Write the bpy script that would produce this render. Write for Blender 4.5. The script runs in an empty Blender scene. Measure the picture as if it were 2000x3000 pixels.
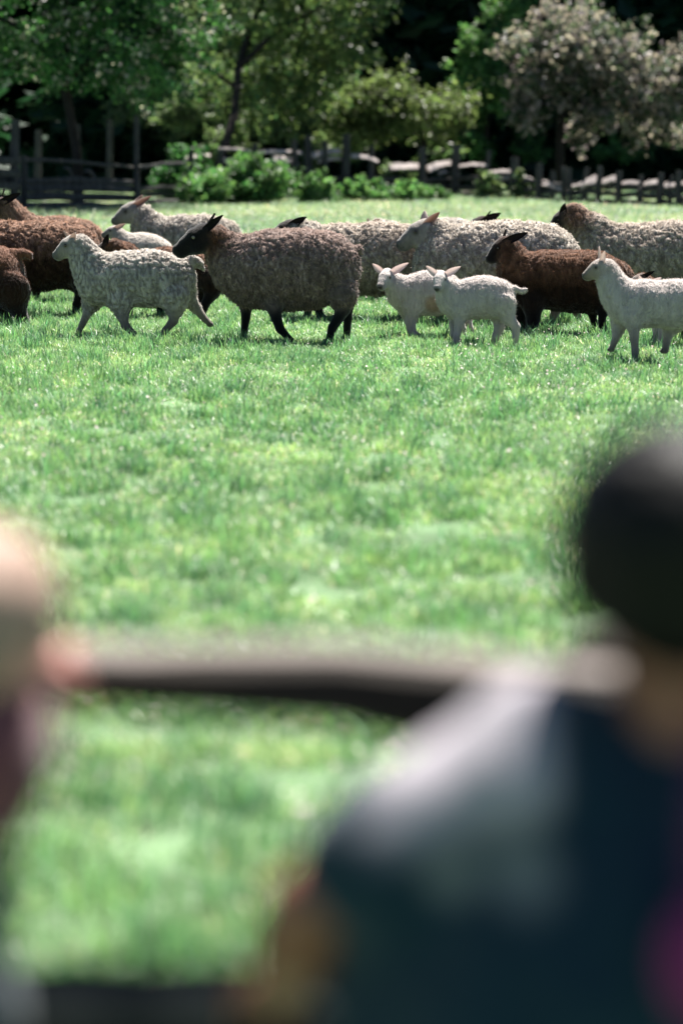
import bpy, math, random
import numpy as np
from mathutils import Vector, Matrix

# ------------------------------------------------------------------ camera, light, exposure
R = math.radians
scene = bpy.context.scene
CAM_H = 1.36
F_PX = 3000 * 85 / 36.0
HORIZON = 407
PITCH = math.atan((1500 - HORIZON) / F_PX)
cam_d = bpy.data.cameras.new('camera')
cam = bpy.data.objects.new('camera', cam_d)
scene.collection.objects.link(cam)
cam.location = (0, 0, CAM_H)
cam.rotation_euler = (math.pi / 2 - PITCH, 0, 0)
cam_d.sensor_fit = 'VERTICAL'
cam_d.sensor_height = 36
cam_d.sensor_width = 24
cam_d.lens = 85
cam_d.clip_start = 0.1
cam_d.clip_end = 900
cam_d.dof.use_dof = True
cam_d.dof.focus_distance = 16.5
cam_d.dof.aperture_fstop = 1.6
scene.camera = cam

SUN_EL, SUN_AZ = 63, 27          # degrees; azimuth clockwise from the viewing direction (+Y)
world = bpy.data.worlds.new('World')
scene.world = world
world.use_nodes = True
wn = world.node_tree
sky = wn.nodes.new('ShaderNodeTexSky')
sky.sky_type = 'NISHITA'
sky.sun_disc = False
sky.sun_elevation = R(SUN_EL)
sky.sun_rotation = R(SUN_AZ)
sky.air_density = 0.45
sky.dust_density = 0.2
wn.links.new(sky.outputs[0], wn.nodes['Background'].inputs[0])
wn.nodes['Background'].inputs[1].default_value = 0.05
sun_d = bpy.data.lights.new('sun', 'SUN')
sun_d.energy = 5.0
sun_d.angle = R(0.5)
sun_d.color = (1.0, 0.955, 0.89)
sun = bpy.data.objects.new('sun', sun_d)
scene.collection.objects.link(sun)
_a, _e = R(SUN_AZ), R(SUN_EL)
TO_SUN = Vector((math.sin(_a) * math.cos(_e), math.cos(_a) * math.cos(_e), math.sin(_e)))
sun.rotation_euler = TO_SUN.to_track_quat('Z', 'Y').to_euler()
sun.location = (10, 20, 30)
scene.view_settings.view_transform = 'Standard'
scene.view_settings.look = 'None'
scene.view_settings.gamma = 1
scene.view_settings.exposure = 1.75
scene.render.engine = 'CYCLES'
scene.cycles.max_bounces = 6
scene.cycles.diffuse_bounces = 1
scene.cycles.glossy_bounces = 2
scene.cycles.transmission_bounces = 3
scene.cycles.use_denoising = True
scene.cycles.sample_clamp_indirect = 4
scene.cycles.sample_clamp_direct = 12

rng = np.random.default_rng(7)
random.seed(7)
cP, sP = math.cos(PITCH), math.sin(PITCH)


def at(px, py, Y):
    """A point of the photograph (2000 x 3000) at distance Y in front of the camera."""
    u, v = px - 1000.0, 1500.0 - py
    dy = cP * F_PX + sP * v
    dz = -sP * F_PX + cP * v
    t = Y / dy
    return np.array([u * t, Y, CAM_H + dz * t])


def mpp(Y):
    return Y / F_PX


# ------------------------------------------------------------------ mesh helpers
def link(o, parent=None):
    scene.collection.objects.link(o)
    if parent is not None:
        o.parent = parent
    return o


def tag(o, label=None, cat=None, group=None, kind=None):
    if label: o['label'] = label
    if cat: o['category'] = cat
    if group: o['group'] = group
    if kind: o['kind'] = kind
    return o


def empty(name, loc, label=None, cat=None, group=None):
    o = bpy.data.objects.new(name, None)
    o.location = loc
    o.empty_display_size = 0.1
    link(o)
    return tag(o, label, cat, group)


def np_mesh(name, verts, faces, col=None, smooth=True):
    me = bpy.data.meshes.new(name)
    verts = np.asarray(verts, np.float32)
    faces = np.asarray(faces, np.int32)
    n, k = faces.shape
    me.vertices.add(len(verts))
    me.vertices.foreach_set('co', verts.ravel())
    me.loops.add(n * k)
    me.loops.foreach_set('vertex_index', faces.ravel())
    me.polygons.add(n)
    me.polygons.foreach_set('loop_start', np.arange(0, n * k, k, dtype=np.int32))
    me.polygons.foreach_set('loop_total', np.full(n, k, dtype=np.int32))
    me.polygons.foreach_set('use_smooth', np.full(n, smooth))
    if col is not None:
        ca = me.color_attributes.new('Col', 'FLOAT_COLOR', 'POINT')
        c4 = np.ones((len(verts), 4), np.float32)
        c4[:, :3] = col
        ca.data.foreach_set('color', c4.ravel())
    me.update(calc_edges=True)
    me.validate()
    return me


def obj(name, me, mat, parent=None, loc=None):
    o = bpy.data.objects.new(name, me)
    if mat is not None and len(me.materials) == 0:
        me.materials.append(mat)
    if loc is not None:
        o.location = loc
    return link(o, parent)


# value noise
_L = 64
_lat = rng.random((_L, _L, _L)).astype(np.float32)


def vnoise(p):
    p = np.asarray(p, np.float64)
    i = np.floor(p).astype(int)
    f = p - i
    f = f * f * (3 - 2 * f)
    x0, y0, z0 = (i % _L).T
    x1, y1, z1 = ((i + 1) % _L).T
    fx, fy, fz = f.T
    a = _lat[x0, y0, z0] * (1 - fx) + _lat[x1, y0, z0] * fx
    b = _lat[x0, y1, z0] * (1 - fx) + _lat[x1, y1, z0] * fx
    c = _lat[x0, y0, z1] * (1 - fx) + _lat[x1, y0, z1] * fx
    d = _lat[x0, y1, z1] * (1 - fx) + _lat[x1, y1, z1] * fx
    return (a * (1 - fy) + b * fy) * (1 - fz) + (c * (1 - fy) + d * fy) * fz


# ------------------------------------------------------------------ smooth bodies: blended capsules -> surface nets
class Body:
    def __init__(self):
        self.p = []

    def cap(self, a, b, ra, rb, grp, ys=1.0, k=0.03):
        self.p.append((np.array(a, float), np.array(b, float), ra, rb, ys, grp, k))

    def chain(self, pts, grp, ys=1.0, k=0.03):
        """pts: list of (xyz, r)"""
        for (a, ra), (b, rb) in zip(pts[:-1], pts[1:]):
            self.cap(a, b, ra, rb, grp, ys, k)

    @staticmethod
    def dist(pr, X, Y, Z):
        a, b, ra, rb, ys, grp, k = pr
        dx, dy, dz = b[0] - a[0], (b[1] - a[1]) / ys, b[2] - a[2]
        L2 = dx * dx + dy * dy + dz * dz + 1e-9
        px, py, pz = X - a[0], (Y - a[1]) / ys, Z - a[2]
        t = np.clip((px * dx + py * dy + pz * dz) / L2, 0, 1)
        d = np.sqrt((px - t * dx) ** 2 + (py - t * dy) ** 2 + (pz - t * dz) ** 2) - (ra + (rb - ra) * t)
        return d * min(1.0, ys)

    def build(self, h):
        lo = np.min([np.minimum(p[0], p[1]) - max(p[2], p[3]) * max(1, p[4]) for p in self.p], axis=0) - 3 * h
        hi = np.max([np.maximum(p[0], p[1]) + max(p[2], p[3]) * max(1, p[4]) for p in self.p], axis=0) + 3 * h
        n = np.ceil((hi - lo) / h).astype(int) + 1
        f = np.full(n, 0.3, np.float32)
        ax = [lo[i] + h * np.arange(n[i]) for i in range(3)]
        for pr in self.p:
            m = 0.02 + pr[6] + h
            rr = max(pr[2], pr[3]) * max(1, pr[4]) + m
            l_ = np.minimum(pr[0], pr[1]) - rr
            h_ = np.maximum(pr[0], pr[1]) + rr
            i0 = np.clip(np.floor((l_ - lo) / h).astype(int), 0, n - 1)
            i1 = np.clip(np.ceil((h_ - lo) / h).astype(int) + 1, 1, n)
            X, Y, Z = np.meshgrid(ax[0][i0[0]:i1[0]], ax[1][i0[1]:i1[1]], ax[2][i0[2]:i1[2]], indexing='ij', sparse=True)
            d = self.dist(pr, X, Y, Z)
            s = f[i0[0]:i1[0], i0[1]:i1[1], i0[2]:i1[2]]
            k = pr[6]
            w = np.clip(0.5 + 0.5 * (s - d) / k, 0, 1)
            s[...] = s * (1 - w) + d * w - k * w * (1 - w)
        return surface_nets(f, lo, h)

    def weights(self, V, soft=0.012):
        """soft membership of every vertex in each colour group"""
        X, Y, Z = V.T
        g = {}
        for pr in self.p:
            d = self.dist(pr, X, Y, Z)
            g[pr[5]] = np.minimum(g[pr[5]], d) if pr[5] in g else d
        names = list(g)
        D = np.stack([g[k] for k in names])
        D = D - D.min(0)
        W = np.exp(-D / soft)
        W /= W.sum(0)
        return {k: W[i] for i, k in enumerate(names)}


def surface_nets(f, lo, h):
    s = f < 0
    c = np.zeros(np.array(f.shape) - 1, np.int8)
    cs = [(i, j, k) for i in (0, 1) for j in (0, 1) for k in (0, 1)]
    sl = lambda a, o: a[o[0]:a.shape[0] - 1 + o[0], o[1]:a.shape[1] - 1 + o[1], o[2]:a.shape[2] - 1 + o[2]]
    for o in cs:
        c += sl(s, o)
    act = (c > 0) & (c < 8)
    I = np.argwhere(act)
    idx = np.full(act.shape, -1, np.int32)
    idx[act] = np.arange(len(I))
    val = {o: f[I[:, 0] + o[0], I[:, 1] + o[1], I[:, 2] + o[2]] for o in cs}
    acc = np.zeros((len(I), 3))
    cnt = np.zeros(len(I))
    for o in cs:
        for ax in range(3):
            if o[ax] == 0:
                q = list(o); q[ax] = 1; q = tuple(q)
                a, b = val[o], val[q]
                m = (a < 0) != (b < 0)
                t = np.where(m, a / np.where(m, a - b, 1), 0)
                P = np.tile(np.array(o, float), (len(I), 1))
                P[:, ax] = t
                acc += P * m[:, None]
                cnt += m
    V = lo + h * (I + acc / np.maximum(cnt, 1)[:, None])
    F = []
    for ax in range(3):
        u, v = (ax + 1) % 3, (ax + 2) % 3
        a = [slice(1, -1)] * 3; b = [slice(1, -1)] * 3
        a[ax] = slice(0, -1); b[ax] = slice(1, None)
        A = s[tuple(a)]; B = s[tuple(b)]
        E = np.argwhere(A != B)
        off = np.array([1, 1, 1]); off[ax] = 0
        E0 = E + off
        inside = A[tuple(E.T)]
        def cell(du, dv):
            q = E0.copy(); q[:, u] -= du; q[:, v] -= dv
            return idx[tuple(q.T)]
        quad = np.stack([cell(0, 0), cell(1, 0), cell(1, 1), cell(0, 1)], 1)
        quad[~inside] = quad[~inside][:, ::-1]
        F.append(quad)
    F = np.concatenate(F)
    F = F[(F >= 0).all(1)]
    return V, F


def vnormals(V, F):
    n = np.cross(V[F[:, 2]] - V[F[:, 0]], V[F[:, 3]] - V[F[:, 1]])
    N = np.zeros_like(V)
    for i in range(4):
        for ax in range(3):
            N[:, ax] += np.bincount(F[:, i], n[:, ax], len(V))
    return N / (np.linalg.norm(N, axis=1)[:, None] + 1e-12)


def relax(V, F, it=1, w=0.5):
    for _ in range(it):
        S = np.zeros_like(V); c = np.zeros(len(V))
        for i in range(4):
            j = F[:, (i + 1) % 4]; k = F[:, i]
            for ax in range(3):
                S[:, ax] += np.bincount(k, V[j, ax], len(V)) + np.bincount(j, V[k, ax], len(V))
            c += np.bincount(k, minlength=len(V)) + np.bincount(j, minlength=len(V))
        V = V * (1 - w) + w * S / np.maximum(c, 1)[:, None]
    return V


# ------------------------------------------------------------------ materials
def mat(name):
    m = bpy.data.materials.new(name)
    m.use_nodes = True
    return m, m.node_tree, m.node_tree.nodes['Principled BSDF']


def vc_mat(name, rough=0.8, bump=0.0, scale=200, stretch=1.0, sheen=0.0, spec=0.3, var=0.25, varscale=30):
    """material whose colour comes from the mesh, broken up by noise, with fine relief"""
    m, nt, b = mat(name)
    N = nt.nodes.new
    at_ = N('ShaderNodeAttribute'); at_.attribute_name = 'Col'
    tc = N('ShaderNodeTexCoord')
    mp = N('ShaderNodeMapping'); mp.inputs['Scale'].default_value = (1, 1, stretch)
    nt.links.new(tc.outputs['Object'], mp.inputs[0])
    n1 = N('ShaderNodeTexNoise'); n1.inputs['Scale'].default_value = varscale; n1.inputs['Detail'].default_value = 4
    nt.links.new(mp.outputs[0], n1.inputs['Vector'])
    mr = N('ShaderNodeMapRange'); mr.inputs[3].default_value = 1 - var; mr.inputs[4].default_value = 1 + var
    mr.inputs[1].default_value = 0.3; mr.inputs[2].default_value = 0.7
    nt.links.new(n1.outputs[0], mr.inputs[0])
    vm = N('ShaderNodeVectorMath'); vm.operation = 'SCALE'
    nt.links.new(at_.outputs['Color'], vm.inputs[0]); nt.links.new(mr.outputs[0], vm.inputs['Scale'])
    nt.links.new(vm.outputs[0], b.inputs['Base Color'])
    b.inputs['Roughness'].default_value = rough
    b.inputs['Specular IOR Level'].default_value = spec
    if sheen:
        b.inputs['Sheen Weight'].default_value = sheen
        b.inputs['Sheen Roughness'].default_value = 0.5
    if bump:
        n2 = N('ShaderNodeTexNoise'); n2.inputs['Scale'].default_value = scale; n2.inputs['Detail'].default_value = 3
        nt.links.new(mp.outputs[0], n2.inputs['Vector'])
        bp = N('ShaderNodeBump'); bp.inputs['Strength'].default_value = 1; bp.inputs['Distance'].default_value = bump
        nt.links.new(n2.outputs[0], bp.inputs['Height']); nt.links.new(bp.outputs[0], b.inputs['Normal'])
    return m


def fibrous(m, amount):
    """let light pass through the fibres"""
    nt = m.node_tree
    b = nt.nodes['Principled BSDF']; out = nt.nodes['Material Output']
    tr = nt.nodes.new('ShaderNodeBsdfTranslucent')
    nt.links.new(b.inputs['Base Color'].links[0].from_socket, tr.inputs[0])
    mx = nt.nodes.new('ShaderNodeMixShader'); mx.inputs[0].default_value = amount
    nt.links.new(b.outputs[0], mx.inputs[1]); nt.links.new(tr.outputs[0], mx.inputs[2])
    nt.links.new(mx.outputs[0], out.inputs[0])
    return m


def leaf_mat(name, col, trans=0.45, rough=0.4, spec=0.5, tint=(1.1, 1.25, 0.5), patch=None, use_col=True):
    m, nt, b = mat(name)
    N = nt.nodes.new
    out = nt.nodes['Material Output']
    rgb = N('ShaderNodeRGB'); rgb.outputs[0].default_value = (*col, 1)
    cur = rgb.outputs[0]
    if use_col:
        a = N('ShaderNodeAttribute'); a.attribute_name = 'Col'
        mul = N('ShaderNodeMix'); mul.data_type = 'RGBA'; mul.blend_type = 'MULTIPLY'; mul.inputs[0].default_value = 1
        nt.links.new(cur, mul.inputs[6]); nt.links.new(a.outputs['Color'], mul.inputs[7])
        cur = mul.outputs[2]
    if patch:
        g = N('ShaderNodeNewGeometry')
        oi = N('ShaderNodeObjectInfo')
        for sc, det, c1, c2 in patch:
            nz = N('ShaderNodeTexNoise'); nz.inputs['Scale'].default_value = sc; nz.inputs['Detail'].default_value = det
            nt.links.new(g.outputs['Position'], nz.inputs['Vector'])
            rp = N('ShaderNodeValToRGB')
            rp.color_ramp.elements[0].position = 0.36; rp.color_ramp.elements[0].color = (*c1, 1)
            rp.color_ramp.elements[1].position = 0.64; rp.color_ramp.elements[1].color = (*c2, 1)
            nt.links.new(nz.outputs[0], rp.inputs[0])
            mul = N('ShaderNodeMix'); mul.data_type = 'RGBA'; mul.blend_type = 'MULTIPLY'; mul.inputs[0].default_value = 1
            nt.links.new(cur, mul.inputs[6]); nt.links.new(rp.outputs[0], mul.inputs[7])
            cur = mul.outputs[2]
        rp = N('ShaderNodeValToRGB')
        rp.color_ramp.elements[0].color = (0.75, 0.8, 0.85, 1); rp.color_ramp.elements[1].color = (1.25, 1.15, 1.0, 1)
        nt.links.new(oi.outputs['Random'], rp.inputs[0])
        mul = N('ShaderNodeMix'); mul.data_type = 'RGBA'; mul.blend_type = 'MULTIPLY'; mul.inputs[0].default_value = 1
        nt.links.new(cur, mul.inputs[6]); nt.links.new(rp.outputs[0], mul.inputs[7])
        cur = mul.outputs[2]
    nt.links.new(cur, b.inputs['Base Color'])
    b.inputs['Roughness'].default_value = rough
    b.inputs['Specular IOR Level'].default_value = spec
    tr = N('ShaderNodeBsdfTranslucent')
    mt = N('ShaderNodeMix'); mt.data_type = 'RGBA'; mt.blend_type = 'MULTIPLY'; mt.inputs[0].default_value = 1
    nt.links.new(cur, mt.inputs[6]); mt.inputs[7].default_value = (*tint, 1)
    nt.links.new(mt.outputs[2], tr.inputs[0])
    mx = N('ShaderNodeMixShader'); mx.inputs[0].default_value = trans
    nt.links.new(b.outputs[0], mx.inputs[1]); nt.links.new(tr.outputs[0], mx.inputs[2])
    nt.links.new(mx.outputs[0], out.inputs[0])
    return m


M_GRASS = leaf_mat('grass_blade', (0.24, 0.385, 0.215), 0.45, 0.4, 0.55, (1.1, 1.25, 0.85),
                   patch=[(0.9, 3, (0.90, 0.92, 0.94), (1.08, 1.05, 1.0)), (6.0, 3, (0.76, 0.84, 0.86), (1.18, 1.1, 1.04))])
M_FARGRASS = leaf_mat('pale_grass_blade', (0.26, 0.36, 0.26), 0.42, 0.4, 0.5, (1.1, 1.3, 0.8),
                      patch=[(0.5, 3, (0.7, 0.8, 0.8), (1.3, 1.15, 1.1))])
M_PETAL = leaf_mat('petal', (0.75, 0.62, 0.62), 0.3, 0.5, 0.3, (1, .9, .9))
M_LEAF = leaf_mat('leaf', (1, 1, 1), 0.5, 0.45, 0.4, (1.05, 1.2, 0.8))
M_WOOL = vc_mat('wool', 0.95, 0.006, 110, 0.35, 0.25, 0.05, 0.22, 22)
M_FINEWOOL = vc_mat('lamb_wool', 0.95, 0.009, 120, 0.22, 0.3, 0.05, 0.14, 30)
M_LOCK = fibrous(vc_mat('wool_lock', 0.9, 0, 100, 1, 0.3, 0.05, 0.2, 18), .5)
M_EAR = leaf_mat('ear_skin', (1, 1, 1), 0.5, 0.7, 0.2, (1.0, .97, .96))


def flat_mat(name, col, rough=0.6, spec=0.3, var=0.15, scale=20, bump=0.0, stretch=(1, 1, 1)):
    m, nt, b = mat(name)
    N = nt.nodes.new
    tc = N('ShaderNodeTexCoord')
    mp = N('ShaderNodeMapping'); mp.inputs['Scale'].default_value = stretch
    nt.links.new(tc.outputs['Object'], mp.inputs[0])
    nz = N('ShaderNodeTexNoise'); nz.inputs['Scale'].default_value = scale; nz.inputs['Detail'].default_value = 6
    nt.links.new(mp.outputs[0], nz.inputs['Vector'])
    rp = N('ShaderNodeValToRGB')
    c = np.array(col)
    rp.color_ramp.elements[0].position = 0.3; rp.color_ramp.elements[1].position = 0.7
    rp.color_ramp.elements[0].color = (*np.clip(c * (1 - var), 0, 1), 1)
    rp.color_ramp.elements[1].color = (*np.clip(c * (1 + var), 0, 1), 1)
    nt.links.new(nz.outputs[0], rp.inputs[0]); nt.links.new(rp.outputs[0], b.inputs['Base Color'])
    b.inputs['Roughness'].default_value = rough
    b.inputs['Specular IOR Level'].default_value = spec
    if bump:
        bp = N('ShaderNodeBump'); bp.inputs['Strength'].default_value = 1; bp.inputs['Distance'].default_value = bump
        nt.links.new(nz.outputs[0], bp.inputs['Height']); nt.links.new(bp.outputs[0], b.inputs['Normal'])
    return m


M_SOIL = flat_mat('pasture_soil', (0.10, 0.16, 0.085), 0.95, 0.1, 0.4, 1.5)
M_BARK = flat_mat('bark', (0.025, 0.022, 0.02), 0.95, 0.1, 0.35, 18, 0.01, (1, 1, 0.3))
M_WOOD = flat_mat('weathered_wood', (0.38, 0.33, 0.31), 0.85, 0.2, 0.35, 14, 0.006, (0.25, 1, 1))
M_POSTW = flat_mat('weathered_wood_shaded', (0.055, 0.055, 0.053), 0.9, 0.1, 0.4, 16, 0.006, (1, 1, 0.2))  # darker copy of the fence wood, shade mixed into its colour
M_SUNLITW = flat_mat('near_wood_sunlit', (0.19, 0.165, 0.15), 0.85, 0.2, 0.3, 12, 0.003, (0.15, 1, 1))  # sunlit tone of the near rail's upper face, painted as lighter wood
M_NEARW = flat_mat('near_wood_shaded', (0.026, 0.022, 0.018), 0.85, 0.2, 0.3, 12, 0.003, (0.15, 1, 1))  # shaded tone of the near rail's flanks, painted as darker wood
M_SHADEDW = flat_mat('shaded_lower_rail_wood', (0.012, 0.018, 0.018), 0.9, 0.2, 0.3, 12, 0.003, (0.15, 1, 1))  # lower rail stands in shade: that darkness is painted into this colour
M_EYE = flat_mat('eye', (0.03, 0.02, 0.012), 0.08, 0.6, 0.1)
M_PALE_EYE = flat_mat('amber_eye', (0.16, 0.13, 0.09), 0.08, 0.6, 0.1)
M_TAGY = flat_mat('ear_tag_plastic', (0.75, 0.5, 0.2), 0.4, 0.5, 0.05)
M_HOOF = flat_mat('hoof_horn', (0.05, 0.045, 0.04), 0.5, 0.4, 0.2)

# ------------------------------------------------------------------ ground
def ground_mesh():
    xs = np.concatenate([np.linspace(-420, -32, 12), np.linspace(-30, 30, 61), np.linspace(32, 420, 12)])
    ys = np.concatenate([np.linspace(-60, -2, 8), np.linspace(0, 70, 71), np.linspace(75, 800, 24)])
    X, Y = np.meshgrid(xs, ys, indexing='ij')
    Z = 0.05 * (vnoise(np.stack([X.ravel() * .21, Y.ravel() * .21, 0 * X.ravel() + 3], 1)) - 0.5)
    Z = Z * np.clip((Y.ravel() - 21) / 8, 0, 1)
    V = np.stack([X.ravel(), Y.ravel(), Z], 1)
    nx, ny = len(xs), len(ys)
    i, j = np.meshgrid(np.arange(nx - 1), np.arange(ny - 1), indexing='ij')
    a = (i * ny + j).ravel()
    F = np.stack([a, a + ny, a + ny + 1, a + 1], 1)
    return np_mesh('pasture_ground', V, F)


tag(obj('pasture_ground', ground_mesh(), M_SOIL), kind='structure')


# ------------------------------------------------------------------ grass
def blades(n, rad, hmin, hmax, w, lean=0.5, seed=0, dry=0.05):
    r = np.random.default_rng(seed)
    ang = r.random(n) * 2 * np.pi
    rr = rad * np.sqrt(r.random(n))
    base = np.stack([rr * np.cos(ang), rr * np.sin(ang), np.full(n, -0.01)], 1)
    h = hmin + (hmax - hmin) * r.random(n) ** 1.5
    da = r.random(n) * 2 * np.pi
    ld = np.stack([np.cos(da), np.sin(da), 0 * da], 1)
    le = (0.15 + lean * r.random(n)) * h
    side = np.stack([-np.sin(da + r.normal(0, .5, n)), np.cos(da + r.normal(0, .5, n)), 0 * da], 1)
    ww = w * (0.6 + 0.8 * r.random(n))
    V = []
    C = []
    tone = 0.75 + 0.5 * r.random(n)
    cc = np.stack([tone * (0.85 + 0.35 * r.random(n)), tone, tone * (0.8 + 0.4 * r.random(n))], 1)
    isdry = r.random(n) < dry
    cc[isdry] = np.array([3.3, 1.7, 3.0]) * (0.8 + 0.4 * r.random(isdry.sum()))[:, None]
    h[isdry] *= 0.8
    for t, wf in ((0, 0.8), (0.5, 1.0), (0.8, 0.6)):
        c = base + ld * (le * t ** 2)[:, None] + np.array([0, 0, 1.0]) * (h * (t - 0.25 * t * t * (le / h)))[:, None]
        V += [c - side * (ww * wf / 2)[:, None], c + side * (ww * wf / 2)[:, None]]
    V.append(base + ld * (le)[:, None] + np.array([0, 0, 1.0]) * (h * (1 - 0.25 * le / h))[:, None])
    V = np.stack(V, 1).reshape(-1, 3)
    k = np.arange(n)[:, None] * 7
    T = np.concatenate([k + np.array(q) for q in ([0, 1, 3], [0, 3, 2], [2, 3, 5], [2, 5, 4], [4, 5, 6])])
    return V, T, np.repeat(cc, 7, 0)


def scatter(name, protos, pts, rot, scl, idx, label, kind='stuff', cat=None):
    """a stuff object that instances small tufts over points (geometry nodes)"""
    col = bpy.data.collections.new(name + '_sources')
    for p in protos:
        col.objects.link(p)
    me = bpy.data.meshes.new(name)
    me.vertices.add(len(pts))
    me.vertices.foreach_set('co', np.asarray(pts, np.float32).ravel())
    a = me.attributes.new('rot', 'FLOAT_VECTOR', 'POINT'); a.data.foreach_set('vector', np.asarray(rot, np.float32).ravel())
    a = me.attributes.new('scl', 'FLOAT_VECTOR', 'POINT'); a.data.foreach_set('vector', np.asarray(scl, np.float32).ravel())
    a = me.attributes.new('idx', 'INT', 'POINT'); a.data.foreach_set('value', np.asarray(idx, np.int32))
    o = bpy.data.objects.new(name, me)
    link(o)
    tag(o, label, cat, kind=kind)
    ng = bpy.data.node_groups.new(name, 'GeometryNodeTree')
    ng.interface.new_socket('Geometry', in_out='INPUT', socket_type='NodeSocketGeometry')
    ng.interface.new_socket('Geometry', in_out='OUTPUT', socket_type='NodeSocketGeometry')
    N = ng.nodes.new
    gi, go = N('NodeGroupInput'), N('NodeGroupOutput')
    ci = N('GeometryNodeCollectionInfo'); ci.inputs[0].default_value = col
    ci.inputs['Separate Children'].default_value = True; ci.inputs['Reset Children'].default_value = True
    ip = N('GeometryNodeInstanceOnPoints'); ip.inputs['Pick Instance'].default_value = True
    def na(nm, t):
        q = N('GeometryNodeInputNamedAttribute'); q.data_type = t; q.inputs[0].default_value = nm
        return q.outputs[0]
    ng.links.new(gi.outputs[0], ip.inputs['Points'])
    ng.links.new(ci.outputs[0], ip.inputs['Instance'])
    ng.links.new(na('idx', 'INT'), ip.inputs['Instance Index'])
    e2r = N('FunctionNodeEulerToRotation')
    ng.links.new(na('rot', 'FLOAT_VECTOR'), e2r.inputs[0])
    ng.links.new(e2r.outputs[0], ip.inputs['Rotation'])
    ng.links.new(na('scl', 'FLOAT_VECTOR'), ip.inputs['Scale'])
    ng.links.new(ip.outputs[0], go.inputs[0])
    md = o.modifiers.new('scatter', 'NODES'); md.node_group = ng
    return o


def field(y0, y1, dens, margin):
    """random points in the wedge of ground the camera (and a step beside it) sees"""
    n = int((y1 - y0) * dens * 2 * (0.145 * (y0 + y1) / 2 + margin) * 1.6)
    Y = y0 + (y1 - y0) * rng.random(n)
    wmax = 0.145 * y1 + margin
    X = (rng.random(n) * 2 - 1) * wmax
    m = np.abs(X) < 0.145 * Y + margin
    keep = int(dens * ((y1 - y0) * 2 * (0.145 * (y0 + y1) / 2 + margin)))
    X, Y = X[m][:keep], Y[m][:keep]
    return X, Y


def gz(X, Y):
    Z = 0.05 * (vnoise(np.stack([X * .21, Y * .21, 0 * X + 3], 1)) - 0.5)
    return Z * np.clip((Y - 21) / 8, 0, 1)


def tuft_obj(nm, args, m):
    V, T, C = blades(**args)
    if nm == 'tall_tuft': C = C * np.array([.62, .76, .72])
    return (lambda o: (o.data.materials.append(m), o)[1])(bpy.data.objects.new(nm, np_mesh(nm, V, T, C, smooth=False)))


near_tufts = [tuft_obj('tuft', dict(n=190, rad=0.13, hmin=0.022, hmax=0.056, w=0.0038, lean=1.0, seed=s, dry=0.05 + 0.04 * (s % 3)), M_GRASS) for s in range(6)]
near_tufts += [tuft_obj('tall_tuft', dict(n=60, rad=0.07, hmin=0.05, hmax=0.115, w=0.0045, lean=0.7, seed=20 + s, dry=0.02), M_GRASS) for s in range(2)]
X, Y = field(3.0, 26, 62, 1.1)
lump = vnoise(np.stack([X * 2.2, Y * 2.2, 0 * X + 9], 1))
lump2 = vnoise(np.stack([X * .7, Y * .7, 0 * X + 19], 1))
n = len(X)
tall = (lump > 0.74) & (lump2 > .45) & (rng.random(n) < 0.7)
idx = np.where(tall, 6 + rng.integers(0, 2, n), rng.integers(0, 6, n))
sc = 0.7 + 0.4 * lump + 0.35 * lump2 + 0.2 * rng.random(n)
scl = np.stack([0.9 + 0.3 * rng.random(n), 0.9 + 0.3 * rng.random(n), sc], 1)
rot = np.stack([rng.normal(0, .12, n), rng.normal(0, .12, n), rng.random(n) * 6.28], 1)
scatter('grass', near_tufts, np.stack([X, Y, gz(X, Y)], 1), rot, scl, idx, 'short bright green pasture grass with straw coloured blades')
far_tufts = [tuft_obj('far_tuft', dict(n=110, rad=0.3, hmin=0.05, hmax=0.16, w=0.010, lean=0.8, seed=40 + s, dry=0.12), M_FARGRASS) for s in range(4)]
X, Y = field(25.5, 58, 15, 2.0)
n = len(X)
l2 = vnoise(np.stack([X * .5, Y * .5, 0 * X + 9], 1))
s_ = 0.8 + 0.5 * l2 + 0.2 * rng.random(n)
scatter('meadow_grass', far_tufts, np.stack([X, Y, gz(X, Y)], 1),
        np.stack([rng.normal(0, .1, n), rng.normal(0, .1, n), rng.random(n) * 6.28], 1),
        np.stack([s_, s_, s_], 1), rng.integers(0, 4, n), 'pale seeding grass between the flock and the far fence')
n = 900
X = -30 + 24 * rng.random(n); Y = 84 + 60 * rng.random(n)
scatter('clearing_grass', [tuft_obj('clearing_tuft', dict(n=120, rad=0.8, hmin=0.1, hmax=0.3, w=0.05, lean=0.8, seed=60, dry=0.15), M_FARGRASS)],
        np.stack([X, Y, gz(X, Y)], 1), np.stack([0 * X, 0 * X, rng.random(n) * 6.28], 1), np.ones((n, 3)) * 1.2, np.zeros(n), 'sunlit grass in the clearing beyond the fence')


def quads(P, N1, size, cols, aspect=1.4, fold=0.25):
    """leaf shaped diamonds (two triangles folded on the midrib) at points P with random directions"""
    n = len(P)
    a = rng.normal(size=(n, 3)); a /= np.linalg.norm(a, axis=1)[:, None]
    b = np.cross(a, N1); b /= np.linalg.norm(b, axis=1)[:, None] + 1e-9
    a = np.cross(N1, b)
    nn = np.cross(a, b)
    s = (size * (0.7 + 0.6 * rng.random(n)))[:, None]
    tip, tail = P + a * s * aspect / 2, P - a * s * aspect / 2
    l = P + b * s / 2 + nn * s * fold; r_ = P - b * s / 2 + nn * s * fold
    V = np.stack([tail, l, tip, r_], 1).reshape(-1, 3)
    k = np.arange(n)[:, None] * 4
    T = np.concatenate([k + np.array([0, 1, 2]), k + np.array([0, 2, 3])])
    return V, T, np.repeat(cols, 4, 0)


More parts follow.
